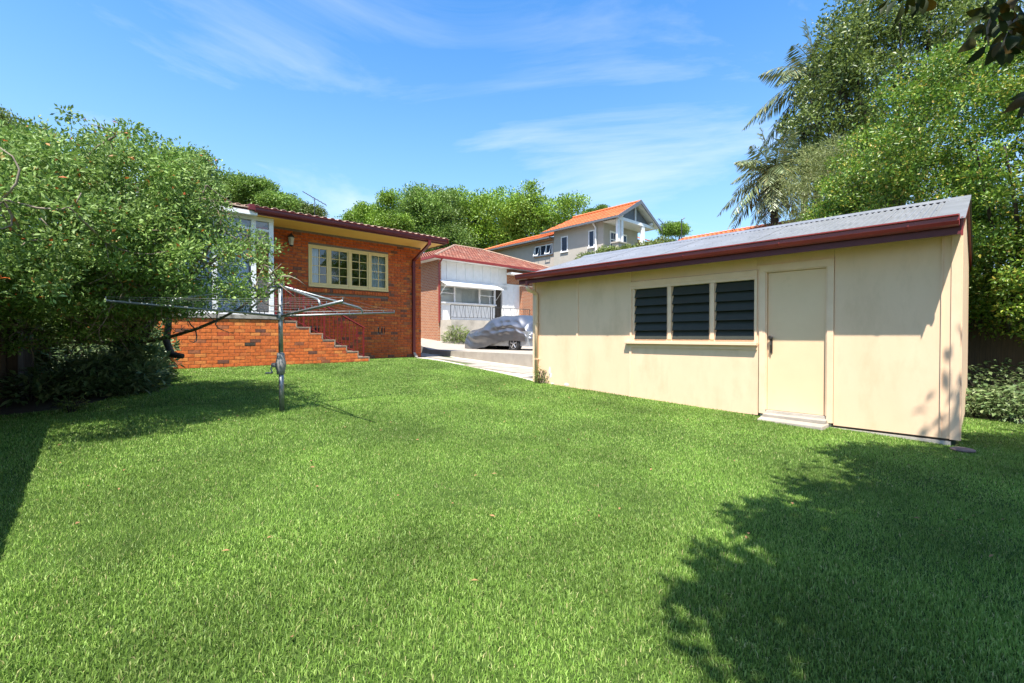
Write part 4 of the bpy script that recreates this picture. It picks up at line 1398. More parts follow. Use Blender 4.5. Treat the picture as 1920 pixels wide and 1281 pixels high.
# palms
def palm(name, label, x, y, crown_z, nfr, flen, trunk_r, seed, lo=-0.9, hi=1.2):
    r_ = np.random.default_rng(seed)
    gz_ = ground(x, y)
    t = thing(name, label, 'palm', (x, y, gz_))
    H_ = crown_z - gz_
    MB().tube([(0, 0, -0.1), (0.05, 0.03, H_ * 0.5), (0, 0, H_)], [trunk_r * 1.3, trunk_r, trunk_r * 0.9], 10).build('trunk', 'bark_dark', t, smooth=True)
    for k in range(nfr):
        az_ = k * 2.399 + r_.uniform(-.2, .2)
        el = hi + (lo - hi) * (k / (nfr - 1)) + r_.uniform(-.15, .15)
        ln = flen * r_.uniform(0.8, 1.1)
        dirv = np.array([math.cos(az_) * math.cos(el), math.sin(az_) * math.cos(el), math.sin(el)])
        n_ = 34
        ts = np.linspace(0.02, 1, n_)
        drop = np.array([0, 0, -1.0])
        R_ = dirv[None] * (ts * ln)[:, None] + drop[None] * (0.55 * ln * ts ** 2.2 * max(0.25, math.cos(el)))[:, None]
        T = unit(np.gradient(R_, axis=0))
        side = unit(np.cross(T, np.array([0, 0, 1.0])))
        Ps, As, Ns, Ls = [], [], [], []
        for sg in (-1, 1):
            A = unit(side * sg * 0.75 + T * 0.55 + np.array([0, 0, -0.55]) + r_.normal(size=(n_, 3)) * 0.12)
            Ps.append(R_); As.append(A); Ns.append(np.cross(A, T) * sg)
            Ls.append(0.34 * ln * np.sin(np.clip(ts * 2.7 + 0.35, 0, 3.1)) + 0.08)
        V, F = leaves(np.concatenate(Ps), np.concatenate(As), unit(np.concatenate(Ns) + 1e-6), np.concatenate(Ls), 0.06 * ln / 2.2, 0.2)
        V += np.array([0, 0, H_])
        # rachis as a thin tapering strip
        nv = len(V)
        w = (0.035 * (1 - 0.8 * ts))[:, None]
        up_ = np.cross(side, T)
        a_ = R_ + side * w + np.array([0, 0, H_])
        b_ = R_ - side * w + np.array([0, 0, H_])
        c_ = R_ - up_ * w + np.array([0, 0, H_])
        V = np.concatenate([V, a_, b_, c_])
        ff = []
        for i in range(n_ - 1):
            for (p, q_) in ((0, 1), (1, 2), (2, 0)):
                ff += [(nv + p * n_ + i, nv + q_ * n_ + i, nv + q_ * n_ + i + 1), (nv + p * n_ + i, nv + q_ * n_ + i + 1, nv + p * n_ + i + 1)]
        place('frond', npmesh('frond', V, np.concatenate([F, np.array(ff)]), 'leaf_palm'), t)


X, Y, Z = apt(1452, 320, 19.0)
palm('palm', 'shorter drooping palm with pale hanging fronds beside the feathery tree', X, Y, Z, 40, 2.05, 0.15, 3, lo=-1.35, hi=1.3)
X, Y, Z = apt(1508, 250, 22.0)
palm('palm', 'slim palm with dark young fronds just behind the shorter palm', X, Y, Z, 16, 2.0, 0.14, 8, lo=-0.9)
X, Y, Z = apt(1535, 140, 21.0)
palm('palm', 'tallest palm with long fronds standing out against the sky beside the tall tree', X, Y, Z, 24, 3.0, 0.16, 5, lo=-0.75, hi=1.35)


# trees beyond the houses
def far_tree(label, pts, y, leaf, name='street_tree', cl_px=None, dens=1.0, size=0.30, clr=0.9, shell=0.55, group=None, nl=14):
    """pts: ellipses given as (u, v, half width px, half height px) at distance y"""
    k = y / FPX
    blobs = []
    for (u, v, ru, rv) in pts:
        x, yy, z = apt(u, v, y)
        blobs.append((x, yy + random.uniform(-1.5, 1.5), z, ru * k, max(ru, rv) * k * 0.9, rv * k))
    bx = sum(b[0] for b in blobs) / len(blobs)
    gz_ = ground(bx, y)
    area = sum(b[3] * b[5] for b in blobs)
    nc = int(26 * area * dens / (clr * clr)) + 12
    zt = min(b[2] - b[5] for b in blobs) - gz_
    return make_tree(name, label, (bx, y, gz_), max(1.5, zt - 0.3), min(0.3, 0.10 * max(b[3] for b in blobs)), blobs, min(int(nc * 1.15), 480), 120, clr, size * 0.66, size * 0.36, leaf, 'bark', nlimb=nl, shell=shell, up=0.6, group=group, limb_r=0.28, twigs=2)


far_tree('broad bright green fig tree behind the gap between house and grey house', [(930, 410, 75, 45), (870, 400, 60, 40), (985, 420, 50, 45), (1035, 400, 50, 28), (1075, 383, 22, 11), (995, 370, 14, 22), (900, 450, 80, 35)], 44, 'leaf_ficus', clr=1.0, size=0.36)
far_tree('dense green tree rising over the right end of the brick house roof', [(800, 410, 50, 48), (770, 400, 30, 30), (830, 395, 38, 42), (840, 460, 45, 30), (760, 430, 40, 30)], 40, 'leaf_street', clr=0.85, size=0.30)
far_tree('loose light green tree with thin upright sprigs over the brick house roof', [(712, 415, 30, 22), (740, 385, 16, 14), (690, 405, 14, 10), (660, 403, 20, 11), (735, 430, 40, 20), (640, 408, 12, 8)], 36, 'leaf_ficus', clr=0.6, size=0.24, dens=0.8)
far_tree('round tree top showing behind the left end of the brick house gutter', [(450, 360, 50, 24), (490, 355, 22, 14), (420, 350, 28, 18), (520, 385, 36, 18), (480, 385, 50, 20)], 30, 'leaf_street', clr=0.55, size=0.22)
far_tree('small dark tree crown seen low behind the roof aerial', [(560, 392, 20, 10), (600, 402, 14, 8)], 34, 'leaf_dark', clr=0.5, size=0.2, dens=0.8)
far_tree('tree crown standing up behind the big garden shrub', [(350, 330, 44, 42), (385, 310, 14, 18), (320, 350, 40, 30), (370, 380, 40, 40)], 26, 'leaf_street', clr=0.55, size=0.2)
far_tree('dark leafy tree over the fence at the far left', [(25, 260, 45, 34), (-30, 300, 60, 60), (60, 300, 40, 30)], 15, 'leaf_dark', clr=0.4, size=0.14)
far_tree('small rounded tree beyond the grey house roof', [(1255, 435, 22, 8), (1275, 432, 10, 9)], 60, 'leaf_ficus', clr=0.7, size=0.3)
far_tree('low tree tip showing above the orange ridge', [(1108, 405, 16, 6), (1125, 398, 9, 6)], 58, 'leaf_street', clr=0.6, size=0.3)

# ------------------------------------------------------------------ magnolia over the camera (its branch tips hang into view, its crown shades the lawn)
mag_base = (5.6, -1.2, ground(5.6, -1.2))
mag = thing('magnolia_tree', 'magnolia with long dark leathery leaves hanging over the lawn', 'tree', mag_base)
mblobs = [(1.5, -0.6, 4.0, 1.2, 0.9, 0.5), (2.3, 0.4, 4.0, 1.3, 1.0, 0.55), (3.9, 1.45, 4.1, 1.3, 1.2, 0.65), (5.6, 2.1, 4.2, 1.4, 1.3, 0.7), (7.2, 2.3, 4.3, 1.5, 1.4, 0.8),
          (4.0, -0.3, 4.4, 2.0, 1.5, 0.9), (6.5, 0.5, 4.5, 2.0, 1.6, 1.0), (3.0, -1.8, 4.5, 2.0, 1.3, 0.9)]
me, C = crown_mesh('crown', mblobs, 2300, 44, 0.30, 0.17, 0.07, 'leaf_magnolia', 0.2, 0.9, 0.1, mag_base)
place('crown', me, mag)
mt_ = MB()
fk = Vector((-0.2, 0.4, 2.4))
mt_.tube(curve_pts((0, 0, -0.2), tuple(fk), (0.15, 0, 0), 7), [0.20, 0.18, 0.165, 0.155, 0.15, 0.145, 0.14], 10)
for c in C[rng.choice(len(C), 26, replace=False)]:
    e = Vector(c) - Vector(mag_base)
    mt_.tube(curve_pts(tuple(fk), tuple(e), (0, 0, 0.4), 7), [0.06, 0.05, 0.042, 0.034, 0.026, 0.018, 0.008], 6)
YM = 2.75
hang = [((320, 0), (200, 100), .3), ((340, -10), (250, 140), .22), ((400, 0), (310, 150), .2), ((460, 20), (370, 240), .18), ((490, 0), (475, 150), .25), ((550, 0), (540, 180), .22),
        ((610, -10), (600, 110), .3), ((660, -20), (740, 90), .5), ((600, -60), (690, 70), .4), ((150, -60), (60, 40), .2),
        ((1200, 90), (1040, 110), .35), ((1200, 150), (1010, 250), .25), ((1220, 230), (1080, 300), .3), ((1190, 270), (1035, 375), .32), ((1130, 370), (955, 490), .3), ((1230, 420), (1030, 600), .3),
        ((1290, 450), (1210, 610), .42), ((1370, 450), (1390, 600), .36), ((1440, 430), (1450, 590), .45), ((1530, 380), (1500, 510), .4), ((1250, 180), (1190, 340), .45), ((1300, 50), (1290, 220), .25),
        ((1350, 130), (1480, 170), .4), ((1400, 200), (1300, 360), .4), ((1450, 60), (1560, 110), .35), ((1500, 200), (1590, 330), .4), ((1250, 0), (1190, 60), .3), ((1340, 0), (1440, 120), .35),
        ((1280, 120), (1180, 180), .4), ((1330, 260), (1230, 330), .35), ((1420, 300), (1400, 430), .35), ((1480, 320), (1560, 420), .4), ((1540, 100), (1590, 200), .4), ((1400, -30), (1300, 60), .35), ((1500, -40), (1470, 90), .35),
        ((1590, 850), (1440, 930), .2), ((1590, 900), (1380, 1050), .18), ((1590, 930), (1505, 1110), .2), ((1590, 980), (1560, 1090), .3)]

for _ in range(34):
    hx, hy = random.choice([(1290, 130), (1380, 250), (1480, 120), (1420, 380), (1540, 250), (560, -40)])
    an_ = random.uniform(0.1, math.pi - 0.1) if hx > 700 else random.uniform(1.0, 2.2)
    bx_, by_ = hx + random.uniform(-70, 70), hy + random.uniform(-60, 60)
    ln_ = random.uniform(130, 200)
    hang.append(((bx_, by_), (bx_ + ln_ * math.cos(an_), by_ + ln_ * math.sin(an_)), random.uniform(0.28, 0.42)))


def big_leaf(bp, tp_, wf, twist):
    """one leathery leaf as a curved, folded blade"""
    b, t = Vector(bp), Vector(tp_)
    ax_ = t - b
    ln = ax_.length
    a = ax_.normalized()
    q0 = (b + t) / 2 + OFFM
    s_ = a.cross(q0.normalized()).normalized()
    s_ = Quaternion(a, twist) @ s_
    n_ = a.cross(s_).normalized()
    prof = [(0.0, 0.03), (0.12, 0.3), (0.3, 0.8), (0.5, 1.0), (0.7, 0.86), (0.88, 0.45), (1.0, 0.03)]
    vs_, fs_ = [], []
    for f, w in prof:
        c = b + a * (ln * f) + n_ * (0.10 * ln * math.sin(f * math.pi))
        ww = w * wf * ln * 0.5
        vs_ += [tuple(c - s_ * ww + n_ * ww * 0.3), tuple(c), tuple(c + s_ * ww + n_ * ww * 0.3)]
    for i in range(len(prof) - 1):
        for j in range(2):
            fs_.append((3 * i + j, 3 * i + j + 1, 3 * i + j + 4, 3 * i + j + 3))
    return vs_, fs_


OFFM = Vector(mag_base)
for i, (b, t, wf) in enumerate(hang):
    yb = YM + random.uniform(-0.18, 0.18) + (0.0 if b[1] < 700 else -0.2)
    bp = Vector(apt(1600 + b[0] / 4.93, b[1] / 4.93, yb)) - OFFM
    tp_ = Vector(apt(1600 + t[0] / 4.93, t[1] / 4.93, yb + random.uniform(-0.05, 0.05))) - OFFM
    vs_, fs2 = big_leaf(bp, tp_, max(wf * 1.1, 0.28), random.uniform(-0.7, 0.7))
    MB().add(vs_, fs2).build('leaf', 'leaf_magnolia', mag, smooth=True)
for pts in ([(1640, -120), (1430, 40), (1300, 110), (1240, 260), (1250, 420)], [(1400, 40), (1450, 250), (1440, 420)], [(1700, 700), (1620, 850), (1585, 930)], [(900, -260), (640, -130), (480, -30)], [(1640, 100), (1500, 190), (1370, 440)]):
    pp_ = [tuple(Vector(apt(1600 + a / 4.93, b / 4.93, YM)) - OFFM) for a, b in pts]
    mt_.tube(pp_, [0.012 - 0.0018 * i for i in range(len(pp_))], 6)
    p_ = Vector(pp_[0])
    mt_.tube(curve_pts(tuple(fk), tuple(p_), (0.3, 0.3, 0.8), 7), [0.045, 0.036, 0.03, 0.025, 0.02, 0.016, 0.012], 6)
mt_.build('trunk', 'bark', mag, smooth=True)


# ------------------------------------------------------------------ neighbour's bungalow
def tiled(mb, p_el, p_er, p_rr, p_rl, tw=0.22, th_=0.31):
    """roof plane of overlapping tiles between eave (el, er) and top (rr, rl)"""
    el, er, rr_, rl_ = map(Vector, (p_el, p_er, p_rr, p_rl))
    u = (er - el)
    W = u.length
    u.normalize()
    n_ = u.cross((rl_ + rr_) / 2 - (el + er) / 2).normalized()
    if n_.z < 0:
        n_ = -n_
    vdir = n_.cross(u).normalized()
    if vdir.z < 0:
        vdir = -vdir
    Hh = ((rl_ - el).dot(vdir))
    l0, l1 = (rl_ - el).dot(u), (rr_ - el).dot(u)
    rows = int(Hh / th_)
    for r_ in range(rows + 1):
        v0 = r_ * th_
        f = (v0 + th_ * 0.5) / Hh
        if f > 1.02:
            continue
        a, b = l0 * f, W + (l1 - W) * f
        x = a + (tw * 0.5 if r_ % 2 else 0)
        while x < b:
            w = min(tw * 0.97, b - x)
            if w > 0.05:
                xs_ = [0, 0.3 * w, 0.7 * w, w]
                hs_ = [0.0, 0.022, 0.022, 0.0]
                vv = []
                for y, dz in ((-0.02, 0.042), (th_ + 0.01, 0.012)):
                    for xx, hh in zip(xs_, hs_):
                        vv.append(tuple(el + u * (x + xx) + vdir * (v0 + y) + n_ * (hh + dz)))
                for xx in (0, w):
                    vv.append(tuple(el + u * (x + xx) + vdir * (v0 - 0.02) + n_ * 0.004))
                mb.add(vv, [(0, 1, 5, 4), (1, 2, 6, 5), (2, 3, 7, 6), (8, 9, 3, 2, 1, 0)])
            x += tw
    return mb


ND = 20.27
NBs = (13.4, ND, -0.3)
nh, nm = fthing('neighbour_bungalow', 'bungalow with white batten cladding, red tiled hip roof and awning window', 'house', FH, NBs)
m, t, b_, o_ = newmat('brick_far')
co = N(t, 'ShaderNodeTexCoord')
mpn = N(t, 'ShaderNodeMapping')
mpn.inputs['Rotation'].default_value = (R(90), 0, 0)
L(t, co, 'Object', mpn, 0)
sepn = N(t, 'ShaderNodeSeparateXYZ'); L(t, co, 'Object', sepn, 0)
addn = N(t, 'ShaderNodeMath', operation='ADD'); L(t, sepn, 'X', addn, 0); L(t, sepn, 'Y', addn, 1)
cmb = N(t, 'ShaderNodeCombineXYZ'); L(t, addn, 0, cmb, 'X'); L(t, sepn, 'Z', cmb, 'Y')
bt = N(t, 'ShaderNodeTexBrick', i_Scale=1.0)
bt.inputs['Color1'].default_value = (0.31, 0.095, 0.038, 1)
bt.inputs['Color2'].default_value = (0.41, 0.15, 0.06, 1)
bt.inputs['Mortar'].default_value = (0.36, 0.28, 0.2, 1)
bt.inputs['Mortar Size'].default_value = 0.012
bt.inputs['Brick Width'].default_value = 0.24
bt.inputs['Row Height'].default_value = 0.086
L(t, cmb, 0, bt, 'Vector')
L(t, bt, 'Color', b_, 'Base Color')
b_.inputs['Roughness'].default_value = 0.9
NZ = -0.5
nm().box(13.42, 13.6, ND + 0.06, 32, NZ, 4.02).build('side_wall', 'brick_far', nh)
nm().box(13.36, 13.52, ND - 0.10, ND + 0.058, NZ, 4.0).build('corner_pier', 'brick_far', nh)
nm().box(18.3, 30, ND + 0.03, ND + 0.2, 3.12, 4.0).box(19.33, 30, ND - 0.25, ND + 0.02, NZ, 3.02).build('front_brickwork', 'brick_far', nh)
cw = nm()
cw.box(13.52, 18.3, ND + 0.04, ND + 0.12, 2.72, 3.98)
cw.box(13.52, 17.36, ND + 0.04, ND + 0.12, 0.83, 1.78)
cw.box(17.95, 19.33, ND + 0.04, ND + 0.12, 0.83, 3.1)
cw.box(13.52, 18.3, ND + 0.3, ND + 0.36, 0.5, 4.0)
cw.build('cladding', 'white_paint', nh)
for s in (13.985, 14.64, 15.227, 15.786, 16.46, 17.057, 17.698):
    nm().box(s - 0.03, s + 0.03, ND + 0.012, ND + 0.039, 3.02, 3.98).build('batten', 'white_paint', nh)
for s in (18.4, 18.86):
    nm().box(s - 0.012, s + 0.012, ND + 0.02, ND + 0.039, 0.83, 3.1).build('batten', 'white_paint', nh)
nm().box(13.52, 18.3, ND + 0.015, ND + 0.038, 2.92, 3.02).build('cladding_band', 'white_paint', nh)
nwin = nm()
nwin.box(13.48, 17.4, ND - 0.01, ND + 0.1, 2.62, 2.73).box(13.44, 17.42, ND - 0.06, ND + 0.1, 1.72, 1.80)
for s in (13.52, 14.47, 16.2, 17.33):
    nwin.box(s - 0.05, s + 0.05, ND + 0.0, ND + 0.1, 1.80, 2.62)
nwin.box(13.57, 14.42, ND + 0.03, ND + 0.08, 2.26, 2.30).box(16.25, 17.28, ND + 0.03, ND + 0.08, 2.26, 2.30).box(16.95, 16.99, ND + 0.03, ND + 0.08, 1.80, 2.26)
nwo = nwin.build('window', 'white_trim', nh)
for a, b in ((13.57, 14.42), (14.52, 16.15), (16.25, 17.28)):
    nm().quad((a, ND + 0.06, 1.80), (b, ND + 0.06, 1.80), (b, ND + 0.06, 2.62), (a, ND + 0.06, 2.62)).build('pane', 'glass', nwo)
nm().box(13.55, 17.3, ND + 0.9, ND + 0.95, 0.9, 2.8).build('inner_room', 'interior', nh)
nm().box(17.40, 17.95, ND + 0.2, ND + 0.25, 0.83, 3.0).build('doorway', 'bark_dark', nh)
nm().slab([(13.4, ND - 0.02, 2.98), (17.05, ND - 0.02, 2.98), (17.45, ND - 0.62, 2.66), (13.5, ND - 0.62, 2.66)], 0.02).box(13.5, 17.45, ND - 0.64, ND - 0.60, 2.60, 2.68).build('awning', 'white_paint', nh)
nm().tube([(13.5, ND - 0.6, 2.64), (13.44, ND - 0.02, 2.05)], 0.012, 5).tube([(17.44, ND - 0.6, 2.64), (17.40, ND - 0.02, 2.05)], 0.012, 5).build('awning_arm', 'white_paint', nh)
nm().box(13.45, 19.3, ND - 1.1, ND + 0.03, NZ, 0.82).build('porch_base', 'concrete', nh)
rail = nm()
for (a, b, zt) in ((13.5, 16.15, 1.58), (16.3, 19.2, 1.55)):
    rail.tube([(a, ND - 1.0, zt), (b, ND - 1.0, zt)], 0.018, 5).tube([(a, ND - 1.0, 0.95), (b, ND - 1.0, 0.95)], 0.012, 5)
    rail.tube([(a, ND - 1.0, 0.82), (a, ND - 1.0, zt)], 0.02, 5).tube([(b, ND - 1.0, 0.82), (b, ND - 1.0, zt)], 0.02, 5)
    k = 0
    x = a + 0.13
    while x < b - 0.1:
        rail.tube([(x, ND - 1.0, 0.95), (x + (0.13 if k % 2 == 0 else -0.0), ND - 1.0, zt)], 0.009, 4)
        rail.tube([(x + 0.26, ND - 1.0, 0.95), (x + 0.13, ND - 1.0, zt)], 0.009, 4)
        x += 0.27
        k += 1
rail.build('balustrade', 'iron_black', nh)
EZ = 4.08
e_f = ND - 0.45
e_l = 13.42 - 0.5
apx = (e_l + 4.2, e_f + 4.2, EZ + 1.65)
rf = nm()
tiled(rf, (e_l, e_f, EZ), (24.0, e_f, EZ), (19.5, apx[1], apx[2]), apx)
tiled(rf, (e_l, 32, EZ), (e_l, e_f, EZ), apx, (apx[0], 27.8, apx[2]))
rfo = tag(rf.build('roof_tiles', 'tile_red', nh), kind='stuff')
nm().tube([(e_l, e_f, EZ + 0.04), tuple(Vector(apx) + Vector((0, 0, 0.06)))], 0.07, 6).tube([tuple(Vector(apx) + Vector((0, 0, 0.06))), (19.5, apx[1], apx[2] + 0.06), (24.0, e_f, EZ + 0.04)], 0.07, 6).build('ridge_tiles', 'tile_brown', nh)
nm().slab([(e_l, e_f, EZ - 0.01), (24, e_f, EZ - 0.01), (19.5, apx[1], apx[2] - 0.02), (apx[0], apx[1], apx[2] - 0.02)], 0.02).build('roof_sheathing', 'bark_dark', nh)
nm().box(e_l + 0.02, 24, e_f + 0.03, ND + 0.2, 3.99, 4.01).box(e_l + 0.02, 13.5, ND + 0.2, 32, 3.99, 4.01).build('soffit', 'white_paint', nh)
nm().box(e_l - 0.1, 24, e_f - 0.11, e_f + 0.0, EZ - 0.10, EZ + 0.03).box(e_l - 0.11, e_l - 0.0, e_f + 0.0, 32, EZ - 0.10, EZ + 0.03).build('gutter', 'maroon', nh)
nm().tube([(13.36, e_f + 0.0, 4.0), (13.36, ND - 0.16, 3.75), (13.36, ND - 0.16, 0.7)], 0.045, 8).build('downpipe', 'maroon', nh)
nm().box(18.2, 24, ND - 0.5, ND - 0.05, 3.62, 3.74).build('carport_beam', 'white_paint', nh)
x, y = FH.w(13.6, ND - 1.45)
leafy_plant('fern_clump', 'ferny green clump at the foot of the bungalow corner', x, y, 0.95, 0.7, 700, 0.26, 0.05, 'leaf_bush', z=slab_z(13.6, 18.8))

# ------------------------------------------------------------------ covered car
cs0, cd0 = 12.1, 12.25
cz = slab_z(12.9, 14.2) - 0.01
CBs = (12.95, 14.3, cz)
car, cm = fthing('covered_car', 'car parked on the driveway under a crumpled silver cover', 'car', FH, CBs)
CL = 4.2


def lerp(t, pts):
    for (a, b), (c, d_) in zip(pts[:-1], pts[1:]):
        if t <= c:
            f = (t - a) / (c - a)
            f = f * f * (3 - 2 * f)
            return b + (d_ - b) * f
    return pts[-1][1]


topp = [(0, 0.55), (0.12, 0.80), (0.5, 0.92), (1.05, 1.0), (1.85, 1.42), (2.3, 1.46), (3.3, 1.45), (3.9, 1.2), (4.2, 0.8)]
hemp = [(0, 0.03), (0.9, 0.02), (1.6, 0.14), (2.4, 0.32), (3.0, 0.44), (4.2, 0.42)]
widp = [(0, 0.60), (0.25, 0.88), (1.0, 0.97), (3.4, 0.93), (4.0, 0.84), (4.2, 0.74)]
nx, na = 150, 90
pv, pf = [], []
for i in range(nx + 1):
    x = CL * i / nx
    tp2, hm2, wd = lerp(x, topp), lerp(x, hemp), lerp(x, widp)
    for j in range(na + 1):
        ph = math.pi * j / na
        c, s_ = math.cos(ph), math.sin(ph)
        pw = 0.42
        ycr = -math.copysign(abs(c) ** pw, c) * wd
        f = abs(s_) ** 0.72
        zz = hm2 + (tp2 - hm2) * f
        tuck = 1 - 0.20 * max(0.0, (zz - 0.85) / 0.6) ** 1.0
        hh = f
        # folds hanging diagonally from bonnet, windscreen pillar and roof
        q1 = 1.25 * x + 2.7 * hh + 0.35 * math.sin(1.7 * x + 2 * hh)
        q2 = 2.4 * x + 4.4 * hh + 0.5 * math.sin(2.3 * x)
        w1 = (1 - 2 * abs(math.sin(q1 * 2.1))) * math.exp(-((hh - 0.42) / 0.34) ** 2) * math.exp(-((x - 1.2) / 1.1) ** 2)
        w2 = (1 - 2 * abs(math.sin(q2 * 2.0))) * math.exp(-((hh - 0.55) / 0.3) ** 2)
        w3 = math.sin(7.5 * hh * math.pi / (1 + 0.12 * (x - 2.9) ** 2) + 1.2 * (x - 2.9) ** 2) * math.exp(-((x - 2.9) / 0.75) ** 2) * math.exp(-((hh - 0.55) / 0.25) ** 2)
        amp = 0.060 * w1 + 0.020 * w2 + 0.050 * w3
        sgn = -1 if c > 0 else 1
        yy = ycr * tuck + sgn * amp * abs(c) ** 0.3
        pv.append((12.1 + 0.88 + yy, cd0 + CL - x, cz + zz + 0.3 * amp * s_ + 0.012 * math.sin(6 * x + 5 * ph) * s_))
for i in range(nx):
    for j in range(na):
        a = i * (na + 1) + j
        pf.append((a, a + 1, a + na + 2, a + na + 1))
nfr = len(pv)
pv.append((12.98, cd0 + CL + 0.02, cz + 0.3))
pv.append((12.98, cd0 - 0.02, cz + 0.6))
for j in range(na):
    pf.append((j + 1, j, nfr))
    a = nx * (na + 1) + j
    pf.append((a, a + 1, nfr + 1))
cm().add(pv, pf).build('cover', 'car_cover', car, smooth=True)
bd = cm()
bd.prism([(12.2, cz + 0.22), (13.76, cz + 0.22), (13.8, cz + 0.8), (12.16, cz + 0.8)], 'y', cd0 + 0.06, cd0 + CL - 0.55)
bd.build('body', 'car_silver', car)


def wheel(d, s, outw):
    wo2 = cm().lathe((s, d, cz + 0.315), [(0.20, -0.10), (0.29, -0.10), (0.315, -0.07), (0.315, 0.07), (0.29, 0.10), (0.20, 0.10)], seg=26, axis='x').build('wheel', 'tyre', car, smooth=False)
    rm2 = cm().lathe((s, d, cz + 0.315), [(0.205, outw * 0.085), (0.20, outw * 0.103), (0.185, outw * 0.10), (0.18, outw * 0.05)], seg=26, axis='x')
    xo = s + outw * 0.09
    for k in range(5):
        a = k * 2 * math.pi / 5 + 0.3
        ca, sa = math.cos(a), math.sin(a)
        p = Vector((xo, d + 0.03 * ca, cz + 0.315 + 0.03 * sa))
        q_ = Vector((xo, d + 0.19 * ca, cz + 0.315 + 0.19 * sa))
        rm2.tube([tuple(p), tuple(q_)], [0.035, 0.026], 6)
    rm2.lathe((s, d, cz + 0.315), [(0.045, outw * 0.05), (0.045, outw * 0.115), (0.02, outw * 0.12)], seg=12, axis='x')
    rm2.build('rim', 'alloy', wo2)


wheel(13.06, 12.22, -1)
wheel(13.06, 13.74, 1)
wheel(15.62, 12.26, -1)
wheel(15.62, 13.74, 1)

# ------------------------------------------------------------------ grey two-storey house
GS = 25.6
GBs = (GS, 18.6, -0.5)
gh_, gm = fthing('grey_house', 'two-storey grey rendered house with orange tiled roof and gabled white portico', 'house', FH, GBs)
gm().box(GS, GS + 4.26, 18.6, 23.11, -0.5, 7.9).build('upper_block', 'grey_render', gh_)
gm().box(GS + 0.12, GS + 5.5, 23.115, 31.0, -0.5, 7.48).build('rear_block', 'grey_render_warm', gh_)
gm().box(GS + 4.27, GS + 11, 19.4, 24, -0.5, 7.2).build('side_block', 'grey_render_warm', gh_)
# windows of the long side
for (d0, d1, z0, z1) in ((21.735, 22.384, 6.125, 7.30), (19.321, 19.852, 6.10, 7.33)):
    w_ = gm().box(GS - 0.03, GS - 0.001, d0, d0 + 0.08, z0 + 0.08, z1 - 0.08).box(GS - 0.03, GS - 0.001, d1 - 0.08, d1, z0 + 0.08, z1 - 0.08).box(GS - 0.03, GS - 0.001, d0, d1, z1 - 0.08, z1).box(GS - 0.09, GS - 0.001, d0 - 0.04, d1 + 0.04, z0 - 0.02, z0 + 0.08).build('window', 'white_trim', gh_)
    gm().box(GS - 0.012, GS - 0.002, d0 + 0.08, d1 - 0.08, z0 + 0.08, z1 - 0.08).build('pane', 'solar', w_)
w_ = gm()
w_.box(GS + 0.09, GS + 0.119, 23.36, 25.2, 6.18, 6.25).box(GS + 0.09, GS + 0.119, 23.36, 25.2, 6.93, 7.0)
for d0 in (23.36, 23.97, 24.58, 25.13):
    w_.box(GS + 0.088, GS + 0.119, d0, d0 + 0.07, 6.25, 6.93)
w_ = w_.build('window', 'white_trim', gh_)
for d0 in (23.43, 24.04, 24.65):
    gm().box(GS + 0.105, GS + 0.117, d0, d0 + 0.5, 6.25, 6.93).build('pane', 'solar', w_)
    if d0 != 24.04:
        gm().add([(GS - 0.16, d0, 6.22), (GS - 0.16, d0 + 0.53, 6.22), (GS + 0.085, d0 + 0.53, 6.96), (GS + 0.085, d0, 6.96), (GS - 0.13, d0 + 0.06, 6.28), (GS - 0.13, d0 + 0.47, 6.28), (GS + 0.068, d0 + 0.47, 6.9), (GS + 0.068, d0 + 0.06, 6.9)],
                 [(0, 1, 5, 4), (1, 2, 6, 5), (2, 3, 7, 6), (3, 0, 4, 7)]).build('open_sash', 'white_trim', w_)
gm().box(GS + 0.10, GS + 0.118, 23.3, 25.26, 7.0, 7.08).box(GS + 0.06, GS + 0.118, 23.3, 25.26, 6.1, 6.18).build('window_surround', 'timber_eave', gh_)
gm().tube([(GS - 0.35, 19.25, 7.75), (GS - 0.12, 19.16, 7.4), (GS - 0.07, 19.15, 5.0)], 0.06, 8).build('downpipe', 'white_trim', gh_)
# upper roof: gable over the portico, ridge along d
cxs = GS + 2.13
ez_, az_ = 7.80, 9.15
ov = 0.45
x0, x1 = GS - ov, 2 * cxs - GS + ov
half = cxs - x0
rise = (az_ - ez_)
f0, f1 = 17.05, 24.0
rg = gm()
tiled(rg, (x0, f1, ez_), (x0, f0, ez_), (cxs, f0, az_), (cxs, f1 - 1.0, az_), tw=0.27, th_=0.33)
tiled(rg, (x1, f0, ez_), (x1, f1, ez_), (cxs, f1 - 1.0, az_), (cxs, f0, az_), tw=0.27, th_=0.33)
tiled(rg, (GS - 0.35, 31.2, 7.42), (GS - 0.35, 23.2, 7.42), (GS + 2.2, 23.2, 8.35), (GS + 2.2, 29.0, 8.35), tw=0.27, th_=0.33)
tiled(rg, (GS + 5.2, 18.9, 7.35), (GS + 8.2, 18.9, 7.35), (GS + 5.6, 21.5, 8.5), (GS + 5.2, 21.5, 8.5), tw=0.27, th_=0.33)
tag(rg.build('roof_tiles', 'tile_orange', gh_), kind='stuff')
sh = gm()
sh.slab([(x0, f1, ez_ - 0.01), (x0, f0, ez_ - 0.01), (cxs, f0, az_ - 0.01), (cxs, f1 - 1.0, az_ - 0.01)], 0.06)
sh.slab([(x1, f0, ez_ - 0.01), (x1, f1, ez_ - 0.01), (cxs, f1 - 1.0, az_ - 0.012), (cxs, f0, az_ - 0.012)], 0.06)
sh.slab([(GS - 0.35, 31.2, 7.41), (GS - 0.35, 23.2, 7.41), (GS + 2.2, 23.2, 8.34), (GS + 2.2, 29.0, 8.34)], 0.06)
sh.build('roof_lining', 'white_paint', gh_)
